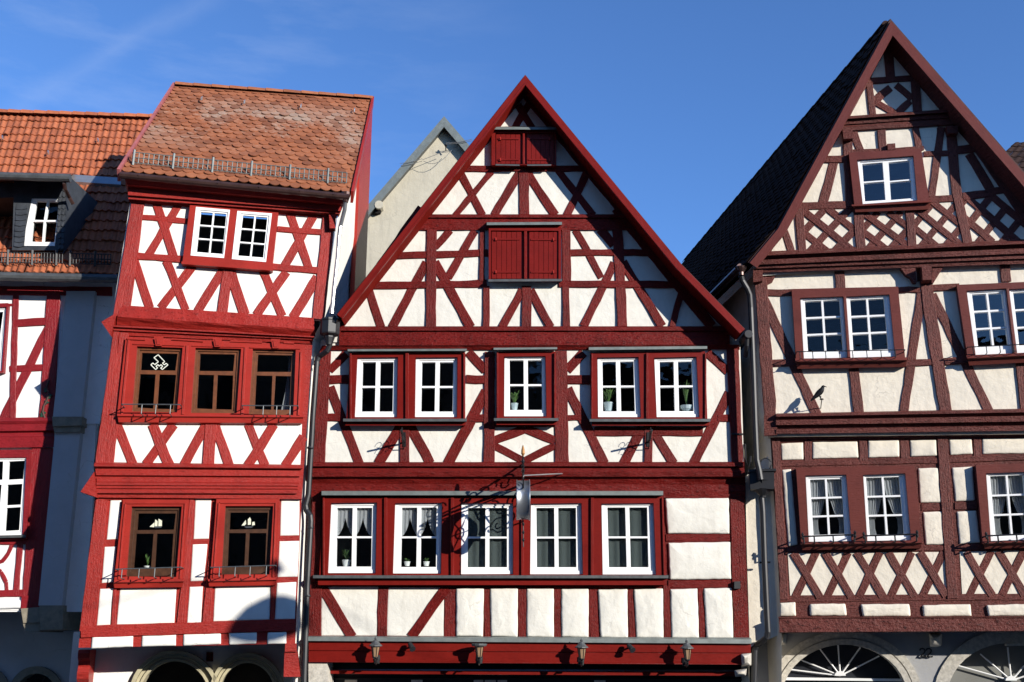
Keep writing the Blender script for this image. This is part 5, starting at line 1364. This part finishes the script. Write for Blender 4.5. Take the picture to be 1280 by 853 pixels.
snow_guard(onroof(-20,332, .06), onroof(78.5,333, .06), upg, rn, .18, 26, .010, M['pipe'], rf)
snow_guard(onroof(88,333.5, .06), onroof(139,334.5, .06), upg, rn, .18, 13, .010, M['pipe'], rf)
for q in ((4,175), (61,193.5), (123,178)):
    p = onroof(*q, .05); MB().tube([p, p + rn * .09, p + rn * .1 - up_ * .16], .014, 5).build('roof_hook', M['galv'], rf)
ga, gb = PF.P((-60,344.5), .47), PF.P((148,348.5), .47); ga.z = gb.z = (ga.z + gb.z) / 2; ga = ga - PF.u * 4.6
MB().tube([ga, gb], .075, 10).build('gutter', M['dzinc'])
# dormer
b0 = onroof(50, 312, .14); yd = b0.y
PD = Plane(b0.x, yd, 4)
dm = [PD.P(p) for p in ((18,222), (83,222), (79,312), (15,312))]
wq = D1(213,258, 396,260, 365,574, 150,572)
MB(PD).plate(PD, PX(18,220, 84,220, 80,313, 15,313), -.05, 0, [grow(wq, .3)]).build('dormer_front', M['slate'])
wn = window(PD, wq, split(D1(243,275, 312,277, 292,404, 222,402), .985, .1)[:1] + split(D1(325,277, 391,279, 379,404, 305,404), .985, .1)[:1] + [D1(220,412, 291,412, 280,548, 207,545), D1(303,412, 378,412, 362,548, 291,548)], -.01, M['white'], M['glass'], mid=.35, depth=.08)
room(PD, D1(170,220, 420,220, 400,580, 140,580), -.06, 1.0)
# slate hanging: courses of small slates each side of the window
def slates(q, nx, ny, off):
    mb = MB(PD)
    for r_ in range(ny):
        for c_ in range(nx):
            s0, s1 = (c_ + .03) / nx, (c_ + .97) / nx; t0, t1 = r_ / ny, min(1, (r_ + 1.15) / ny)
            quad = [bil(q, s0, t0), bil(q, s1, t0), bil(q, s1, t1 - .02), bil(q, (s0 + s1) / 2, t1), bil(q, s0, t1 - .02)]
            P_ = [PD.P(p, off + (.004 if k < 2 else .022) + random.uniform(0, .004)) for k, p in enumerate(quad)]
            mb.add(P_ + [p + Vector((0, .02, 0)) for p in P_], [(0, 1, 2, 3, 4), (2, 7, 8, 3), (3, 8, 9, 4), (1, 6, 7, 2), (4, 9, 5, 0)])
    return mb.build('slate_hanging', M['slate'])
slates(PX(20,255, 35,254, 30,309, 17,309), 1, 8, 0); slates(PX(74,224, 84,224, 80,312, 70,312), 2, 12, 0)
# dormer roof, gutter and cheeks
fa, fb = PD.P((-45,221), .5), PD.P((88.5,219.5), .5); fa.z = fb.z
ra, rb = onroof(-45, 216.5, .06), onroof(150, 222, .06)
rb2 = onroof(93, 216.5, .06)
MB().add([fa, fb, rb2, ra], [(0, 1, 2, 3)]).build('dormer_roof', M['tileF'])
MB().tube([fa - Vector((0,0,.05)), fb - Vector((0,0,.05))], .07, 10).build('dormer_gutter', M['dzinc'])
MB().add([fa - Vector((0, -.08, .1)), fb - Vector((0, -.08, .1)), dm[1] + Vector((0, .02, -.05)), Vector((fa.x, yd + .02, dm[0].z - .05))], [(0, 1, 2, 3)]).build('dormer_soffit', M['roofdk'])
xc = dm[1].x + .02
pts = [dm[1] + Vector((.02, 0, .05)), Vector((dm[2].x + .02, yd, dm[2].z - .1))]
back = hit(120, 222, Vector((xc, 0, 0)), Vector((1, 0, 0)))
# where the cheek meets the main roof
def roofy(x, z):  # y on the roof plane at that x and z
    return eA.y + (-(rn.x * (x - eA.x) + rn.z * (z - eA.z))) / rn.y
tz = dm[1].z + .12; bt = Vector((xc, roofy(xc, tz), tz))
MB().add([pts[0], pts[1], bt], [(0, 1, 2)]).build('dormer_cheek', M['slate'])
fl = [onroof(87.5,218, .10), onroof(151,222.5, .10), onroof(151,231, .10), onroof(89,227, .10)]
MB().add(fl + [p - rn * .12 for p in fl], [(0,1,2,3), (3,2,6,7), (0,3,7,4)]).build('lead_flashing', M['lightgalv'])
MB().tube([PD.P(D1(428,118), .48), PD.P(D1(428,160), .45), PD.P(D1(434,195), .38), PD.P(D1(462,250), .14), PD.P(D1(487,295), .06)], .032, 8).build('downpipe', M['bpipe'])
MB(PD).plate(PD, PX(-45,230, 18,229, 18,247, -45,249), -1.0, -.12).build('dormer_side', M['slate'])
# ---- facade
y5 = PX(-75,382, 10,379, 4,466, -75,467)
k5 = [PX(-60,386, 8,384, 2,464, -60,464)]
k6 = [PX(-60,573, 33,572, 28,669, -60,670)]
wall('upper_wall', PF, PX(-420,332, 150,345, 140,530, -420,530), 0, M['plF'], [grow(k5[0], .5)])
wall('lower_wall', PF, PX(-420,522, 120,522, 110,765, -420,765), -.03, M['plF'], [grow(k6[0], .5)])
f = Frame(PX, PF, 0, T)
f.b('rail', -420,360, 140,364, 11); f.b('post', 19.5,368, 15,525, 7, 8); f.b('corner_post', 67,362, 58,528, 17, 18)
f.many('rail', [(18,404, 68,401, 9.5), (12,461, 66,459, 8)]); f.b('brace', 63,404, 3,525, 10.5)
f.b('rail', -60,384, 16,381, 3); f.b('post', 56.5,462, 52.5,522, 8)
MB(PF).mould(PF, [((-420,529),(68,521.5), .05), ((-420,533),(68,526), .09), ((-420,537),(68,530), .06), ((-420,545),(68,538), .06), ((-420,547),(68,540), 0), ((-420,551),(68,545), .02), ((-420,552),(68,546), .05), ((-420,565),(68,559), .04)], seg=10, jit=.003, back=-.03).build('sill_beam', T)
MB(PF).plate(PF, y5, 0, .10, k5).build('window_surround', T)
window(PF, k5[0], [PX(-50,392, 4,390, 0,420, -50,421), PX(-50,425, 0,424, -3,460, -50,460)], .06, M['white'], mid=.5)
MB(PF).plate(PF, PX(-75,564, 38,562, 33,674, -75,676), -.03, .07, k6).build('window_surround', T)
window(PF, k6[0], [PX(-40,577, 4,577, 3,600, -40,600), PX(11,577, 31,576, 29,599, 10,600), PX(-40,606, 2,606, 0,632, -40,632), PX(9,606, 28,605, 26,631, 8,632), PX(-40,636, 0,636, -2,664, -40,664), PX(8,635, 26,634, 24,663, 6,664)], .04, M['white'], mid=.5)
ledge('window_sill', PF, (-60,671), (32,669), 3, -.03, .14, M['dzinc'])
room(PF, PX(-60,375, 20,375, 15,480, -60,480), -.2); room(PF, PX(-60,560, 45,560, 40,690, -60,690), -.2)
f = Frame(PX, PF, -.03, T)
f.b('rail', -420,682, 34,675.5, 10); f.b('post', 25,676, 19.5,744, 7); f.b('rail', -420,750, 60,741, 9); f.many('post', [(-100,680, -102,744, 8), (-190,680, -192,746, 8), (-290,680, -292,748, 8)]); f.b('corner_post', 56,560, 44,760, 34, 34)
pts = [(15,680), (10,692), (2,702), (-8,706)]
for i in range(3): f.b('brace', *pts[i], *pts[i + 1], 5)
pts = [(9,744), (7,728), (1,715), (-6,710)]
for i in range(3): f.b('brace', *pts[i], *pts[i + 1], 5)
MB(PF).cushion(PF, PX(-50,751.5, 30,749.5, 27,761, -50,763), -.03, .04, 1.2, .2).build('plaster_panel', M['plF'], smooth=True)
MB(PF).plate(PF, PX(27,745, 62,743, 60,763, 26,764), -.03, .03).build('beam_end', T)
# carved vine on the corner post
mb = MB(); vine = [(56,523), (53.5,515), (55,507), (59,500), (61,492), (58,484), (61,476)]
mb.tube([PF.P(p, .05) for p in vine], .016, 6); mb.build('carved_vine', M['roofdk'])
mb = MB(PF)
for (x, y) in ((54,516), (60,497), (57,488), (62,494), (52.5,519), (58,503)):
    mb.plate(PF, [(x + 2.6 * math.cos(t) * (1 + .4 * math.cos(3 * t)), y + 2.6 * math.sin(t) * (1 + .4 * math.cos(3 * t))) for t in [k * .6283 for k in range(10)]], .03, .055)
mb.build('carved_leaf', M['dleaf'])
# ground floor in the shade
hq = [(74, 1000)] + arch_pts(45, 868, 25, 26) + [(20, 1000)]; hq2 = [(8, 1000)] + arch_pts(-20, 868, 24, 26) + [(-44, 1000)]
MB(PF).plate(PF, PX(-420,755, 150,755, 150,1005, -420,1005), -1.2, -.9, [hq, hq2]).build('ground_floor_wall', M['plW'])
arch(PF, 45, 868, 25, 26, 9, 1000, -.9, M['dstone'], relief=.05); arch(PF, -20, 868, 24, 26, 9, 1000, -.9, M['dstone'], relief=.05)
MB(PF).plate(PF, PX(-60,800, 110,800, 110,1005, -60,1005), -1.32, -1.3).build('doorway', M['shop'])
mb = MB()
for t in (30, 60, 90, 120, 150): mb.tube([PF.P((45,868), -1.1), PF.P((45 + 25 * math.cos(R(t)), 868 - 26 * math.sin(R(t))), -1.1)], .018, 5)
mb.build('glazing_bar', M['pipe'])
a, b = PF.P((-420,765), -.02), PF.P((60,763), -.02)
MB(PF).add([a, b, b - PF.n * 1.1, a - PF.n * 1.1], [(0,1,2,3)]).build('jetty_soffit', M['roofdk'])
# corbelled fire wall between the houses
def block(name, q, o1, dep, mat):
    fr = [PF.P(p, o1) for p in q]; d = Vector((0, dep, 0)); n = len(q)
    MB(PF).add(fr + [p + d for p in fr], [tuple(range(n))] + [(i, (i + 1) % n, n + (i + 1) % n, n + i) for i in range(n)]).build(name, mat)
block('fire_wall', PX(83,364, 118.5,364, 101.5,523, 66,523), .12, 1.6, M['plW'])
block('fire_wall', PX(69,539, 100.5,539, 77.5,757, 48,757), .10, 1.5, M['plW'])
block('fire_wall_ledge', PX(65,521, 103,521, 102,532, 66,533), .19, 1.6, M['dstone'])
block('fire_wall_ledge', PX(66,532, 101,532, 100.5,540, 68,541), .15, 1.6, M['dstone'])
block('corbel', PX(49,757, 79,757, 78,787, 50,788), .11, 1.2, M['dstone'])
block('corbel', PX(26,761, 50,759, 50,778, 29,779), .07, 1.0, M['dstone']); block('corbel', PX(28,778, 50,777, 50,790, 32,790), .04, .9, M['dstone'])

# =================================================================== PALE GABLE BEHIND
GP = Plane(0, 24.5, 0)
GH = thing('rendered_house', 'beige rendered gable with a grey verge and thin aerial wires, standing behind', 'house', (-3.2, 27, 0))
gp_ = E1(490,52, 102,505, 60,555); gpr = E1(680,290)
ga_ = [GP.P(E1(490,40)), GP.P(E1(20,590)), GP.P(E1(20,1500)), GP.P(E1(950,1500)), GP.P(E1(950,590))]
MB(GP).add(ga_, [(0,1,2,3,4)]).build('gable_wall', M['plG'])
prof = [GP.P(E1(-40,645), .2), GP.P(E1(491,26), .2), GP.P(E1(1010,630), .2)]
lo = inset(GP, prof, .16); D_ = Vector((0, 9, 0))
MB(GP).add(prof + [p + D_ for p in prof], [(0,1,4,3), (1,2,5,4)]).build('roof', M['slate'])
MB(GP).add(lo + [p + D_ for p in lo], [(0,1,4,3), (1,2,5,4)]).build('soffit', M['dzinc'])
barge(GP, prof, .185, 0, M['zinc'], 'verge_board', .03)
vp = GP.P(E1(150,515), 0)
mb = MB().tube([vp, vp + GP.n * .22, vp + GP.n * .25], .11, 10); mb.build('vent', M['plG'])
MB().tube([vp + Vector((-.05,0,-.1)), vp + Vector((-.05,0,-.1)) + GP.n * .12], .09, 8).build('vent', M['dark'])
# aerial wires fixed to the gable
w0 = GP.P(E1(500,210), .12)
mb = MB(); mb.tube([GP.P(E1(500,170), .2), w0], .016, 5); mb.lathe(GP.P(E1(500,180), .2), [(.02, -.03), (.04, 0), (.02, .03)], 8); mb.build('wire_bracket', M['pipe'])
mb = MB()
for a, b, sag in (((255,275), (375,250), .02), ((260,285), (375,262), .02), ((500,166), (640,146), .02), ((500,172), (640,154), .02), ((375,256), (500,208), 0), ((380,262), (530,205), .2)):
    A_, B_ = GP.P(E1(*a), .27), GP.P(E1(*b), .25)
    mb.tube([A_.lerp(B_, t) - Vector((0, 0, sag * 4 * t * (1 - t))) for t in (0, .2, .4, .6, .8, 1)], .007, 4)
mb.build('aerial_wire', M['galv'])

# =================================================================== DARK ROOF BEYOND, AT THE RIGHT EDGE
NP = Plane(0, 30, 0)
NH = thing('dark_roofed_house', 'dark tiled roof just showing beyond the tallest gable', 'house', (17, 33, 0))
a, b = NP.P((1215,232)), NP.P((1302,146)); c_ = NP.P((1480,146)); d_ = NP.P((1480,232))
sh = Vector((0, 3.2, 0))
mb = tiles(MB(), a, d_, c_ + sh * 0 + Vector((0, 1.8, 0)), b + Vector((0, 1.8, 0)), 20, 8, 'pan', lift=.04)
mb.build('roof', M['tileR'])
z0 = a.z
vs = [a, d_, d_ + Vector((0, 6, 0)), a + Vector((0, 6, 0))]
vs2 = [Vector((p.x, p.y, 0)) for p in vs]
MB().add(vs + vs2, [(0,1,5,4), (1,2,6,5), (2,3,7,6), (3,0,4,7)]).build('wall', M['plG'])
MB().add([a, b + Vector((0, 1.8, 0)), a + Vector((0, 3.6, 0))], [(0,1,2)]).build('gable', M['plG'])

# =================================================================== HOUSES ACROSS THE STREET (behind the camera; they shade the street)
for i, (x0, x1, h, lab) in enumerate(((-26, -13, 16.0, 'plain rendered house across the street, facing the left end of the row'), (-12.8, 1, 17.5, 'plain rendered house across the street, facing the middle of the row'), (1.2, 14, 11.0, 'plain rendered house across the street, facing the right end of the row'), (14.2, 36, 9.4, 'long rendered house across the street, beyond the right end of the row'))):
    y0 = -3.5
    thing('opposite_house', lab, 'house', ((x0 + x1) / 2, y0 - 4, 0), 'houses across the street')
    holes = []
    mb = MB()
    # facade with real window openings
    wins = [(x0 + 1.3 + k * 2.6, 1.0 + j * 3.0) for j in range(5) for k in range(int((x1 - x0 - 1.5) / 2.6))]
    outer = [Vector((x0, 0, 0)), Vector((x1, 0, 0)), Vector((x1, h, 0)), Vector((x0, h, 0))]
    hs = [[Vector((x, z, 0)), Vector((x + 1.1, z, 0)), Vector((x + 1.1, z + 1.6, 0)), Vector((x, z + 1.6, 0))] for x, z in wins if z + 1.7 < h]
    flat = [Vector((p.x, y0, p.y)) for lp_ in [outer] + hs for p in lp_]
    mb.add(flat, [tuple(t) for t in tessellate_polygon([outer] + hs)])
    mb.add([Vector((x, y, z)) for x in (x0, x1) for y in (y0, y0 - 8) for z in (0, h)], [(0,1,3,2), (4,6,7,5), (2,3,7,6)])
    mb.build('wall', M['opp'])
    for hq_ in hs:
        a, b = hq_[0], hq_[2]
        w_ = MB().add([Vector((a.x, y0 - .12, a.y)), Vector((b.x, y0 - .12, a.y)), Vector((b.x, y0 - .12, b.y)), Vector((a.x, y0 - .12, b.y))], [(0,1,2,3)]).build('window', M['shop'])
    MB().add([Vector((x0, y0 + .4, h - .3)), Vector((x1, y0 + .4, h - .3)), Vector((x1, y0 - 4, h + 4.6 - (2.2 if i > 1 else 0))), Vector((x0, y0 - 4, h + 4.6 - (2.2 if i > 1 else 0))), Vector((x0, y0 - 8.4, h - .3)), Vector((x1, y0 - 8.4, h - .3))], [(0,1,2,3), (3,2,5,4)]).build('roof', M['tileR'])

# =================================================================== LAMP HUNG OVER THE STREET (beside the picture; its shadow falls on the red house)
tv = Vector((1.05, -1.0, .43)) * 9.0
lc = PL.P((338, 776), 0) + tv
LT = thing('street_lamp', 'broad round street lamp hung on a cable over the street', 'lamp', lc)
MB().lathe(lc, [(.02, .34), (.16, .32), (.34, .22), (.48, .05), (.53, -.08), (.53, -.12), (.40, -.2), (.2, -.27), (.02, -.3)], 28).build('lamp_shade', M['zinc'])
mb = MB().tube([lc + Vector((0, 0, .3)), lc + Vector((0, 0, .78))], .03, 8); mb.lathe(lc + Vector((0, 0, .66)), [(.03, -.02), (.10, .02), (.11, .12), (.05, .2)], 10); mb.build('suspension', M['iron'])
cz_ = lc + Vector((0, 0, .86))
MB().tube([cz_ + Vector((14, -8.0, 1.0)), cz_ + Vector((7, -4, .3)), cz_, cz_ + Vector((-1.0, -4.5, .3)), cz_ + Vector((-2.2, -12.6, 1.0))], .012, 5).build('cable', M['iron'])

# =================================================================== GROUND
def sheet(name, x0, x1, y0, y1, z, mat, n=1):
    o = bpy.data.objects.new(name, MB().add([Vector((x0, y0, z)), Vector((x1, y0, z)), Vector((x1, y1, z)), Vector((x0, y1, z))], [(0,1,2,3)]).mesh(name, mat, Vector((0, 0, 0)))); COL.objects.link(o)
    o['kind'] = 'structure'; return o
sheet('ground', -1500, 1500, -1500, 1500, -.12, M['cobble'])
sheet('street', -60, 60, -2.2, 14.6, -.11, M['cobble'])
mb = MB().box(Vector((0, 15.9, -.06)), Vector((60, 0, 0)), Vector((0, 1.3, 0)), Vector((0, 0, .06)))
o = bpy.data.objects.new('pavement', mb.mesh('pavement', M['stone'], Vector((0, 0, 0)))); COL.objects.link(o); o['kind'] = 'structure'

# =================================================================== SKY AND SUN
tosun = Vector((1.05, -1.0, .43)).normalized()
el = math.asin(tosun.z); az = math.atan2(tosun.x, tosun.y)
W = bpy.data.worlds.new('World'); S.world = W; W.use_nodes = True
nt = W.node_tree; bg = nt.nodes['Background']
sk = nt.nodes.new('ShaderNodeTexSky'); sk.sky_type = 'NISHITA'; sk.sun_disc = False
sk.sun_elevation = el; sk.sun_rotation = az; sk.altitude = 200; sk.air_density = 1.0; sk.dust_density = 0.0; sk.ozone_density = 4.0
SKY = .104
# thin old vapour trails: a faint band and some veils high in the sky
tc = nt.nodes.new('ShaderNodeTexCoord')
d0, d1 = ray(40,130).normalized(), ray(270,-10).normalized()
Nn = d0.cross(d1).normalized()
dot = ND(nt, 'ShaderNodeVectorMath', operation='DOT_PRODUCT'); dot.inputs[1].default_value = Nn; nt.links.new(tc.outputs['Generated'], dot.inputs[0])
ns = ND(nt, 'ShaderNodeTexNoise', Scale=9, Detail=7, Roughness=.65); nt.links.new(tc.outputs['Generated'], ns.inputs['Vector'])
wob = ND(nt, 'ShaderNodeMath', operation='MULTIPLY_ADD'); nt.links.new(ns.outputs[0], wob.inputs[0]); wob.inputs[1].default_value = .035; nt.links.new(dot.outputs['Value'], wob.inputs[2])
ab = ND(nt, 'ShaderNodeMath', operation='SUBTRACT'); nt.links.new(wob.outputs[0], ab.inputs[0]); ab.inputs[1].default_value = .0175
ab2 = ND(nt, 'ShaderNodeMath', operation='ABSOLUTE'); nt.links.new(ab.outputs[0], ab2.inputs[0])
band = ramp(nt, ab2.outputs[0], [(0, (1, 1, 1)), (.014, (0, 0, 0))])
dx = ND(nt, 'ShaderNodeVectorMath', operation='DOT_PRODUCT'); dx.inputs[1].default_value = d0.lerp(d1, .45).normalized(); nt.links.new(tc.outputs['Generated'], dx.inputs[0])
reg = ramp(nt, dx.outputs['Value'], [(.982, (0, 0, 0)), (1.0, (1, 1, 1))])
reg2 = ramp(nt, dx.outputs['Value'], [(.93, (0, 0, 0)), (1.0, (1, 1, 1))])
m1_ = ND(nt, 'ShaderNodeMath', operation='MULTIPLY'); nt.links.new(band.outputs[0], m1_.inputs[0]); nt.links.new(reg.outputs[0], m1_.inputs[1])
mpv = ND(nt, 'ShaderNodeMapping'); mpv.inputs['Scale'].default_value = (5, 5, 22); nt.links.new(tc.outputs['Generated'], mpv.inputs[0])
nv = ND(nt, 'ShaderNodeTexNoise', Scale=1.6, Detail=6, Roughness=.6); nt.links.new(mpv.outputs[0], nv.inputs['Vector'])
rv = ramp(nt, nv.outputs[0], [(.48, (0, 0, 0)), (.8, (1, 1, 1))])
m2_ = ND(nt, 'ShaderNodeMath', operation='MULTIPLY'); nt.links.new(rv.outputs[0], m2_.inputs[0]); nt.links.new(reg2.outputs[0], m2_.inputs[1])
s1 = ND(nt, 'ShaderNodeMath', operation='MULTIPLY'); nt.links.new(m1_.outputs[0], s1.inputs[0]); s1.inputs[1].default_value = .075
s2 = ND(nt, 'ShaderNodeMath', operation='MULTIPLY_ADD'); nt.links.new(m2_.outputs[0], s2.inputs[0]); s2.inputs[1].default_value = .13; nt.links.new(s1.outputs[0], s2.inputs[2])
tint = ND(nt, 'ShaderNodeMixRGB', blend_type='MULTIPLY'); tint.inputs[0].default_value = 1; tint.inputs[2].default_value = (.97, 1.22, 1.60, 1)   # clear, polarised alpine blue
nt.links.new(sk.outputs[0], tint.inputs[1])
mxs = ND(nt, 'ShaderNodeMixRGB'); nt.links.new(s2.outputs[0], mxs.inputs[0]); nt.links.new(tint.outputs[0], mxs.inputs[1]); mxs.inputs[2].default_value = (5.5, 6.2, 7.5, 1)
nt.links.new(mxs.outputs[0], bg.inputs['Color']); bg.inputs['Strength'].default_value = SKY
sd = bpy.data.lights.new('sun', 'SUN'); sd.energy = 5.0; sd.angle = R(.5); sd.color = (1, .945, .86)
so = bpy.data.objects.new('sun', sd); COL.objects.link(so)
so.rotation_euler = (-tosun).to_track_quat('-Z', 'Y').to_euler(); so.location = (20, -10, 30)

S.view_settings.view_transform = 'Standard'; S.view_settings.look = 'None'; S.view_settings.gamma = 1; S.view_settings.exposure = .46
S.view_settings.use_curve_mapping = False
S.render.engine = 'CYCLES'; S.cycles.max_bounces = 6; S.cycles.transparent_max_bounces = 12; S.cycles.sample_clamp_indirect = 4
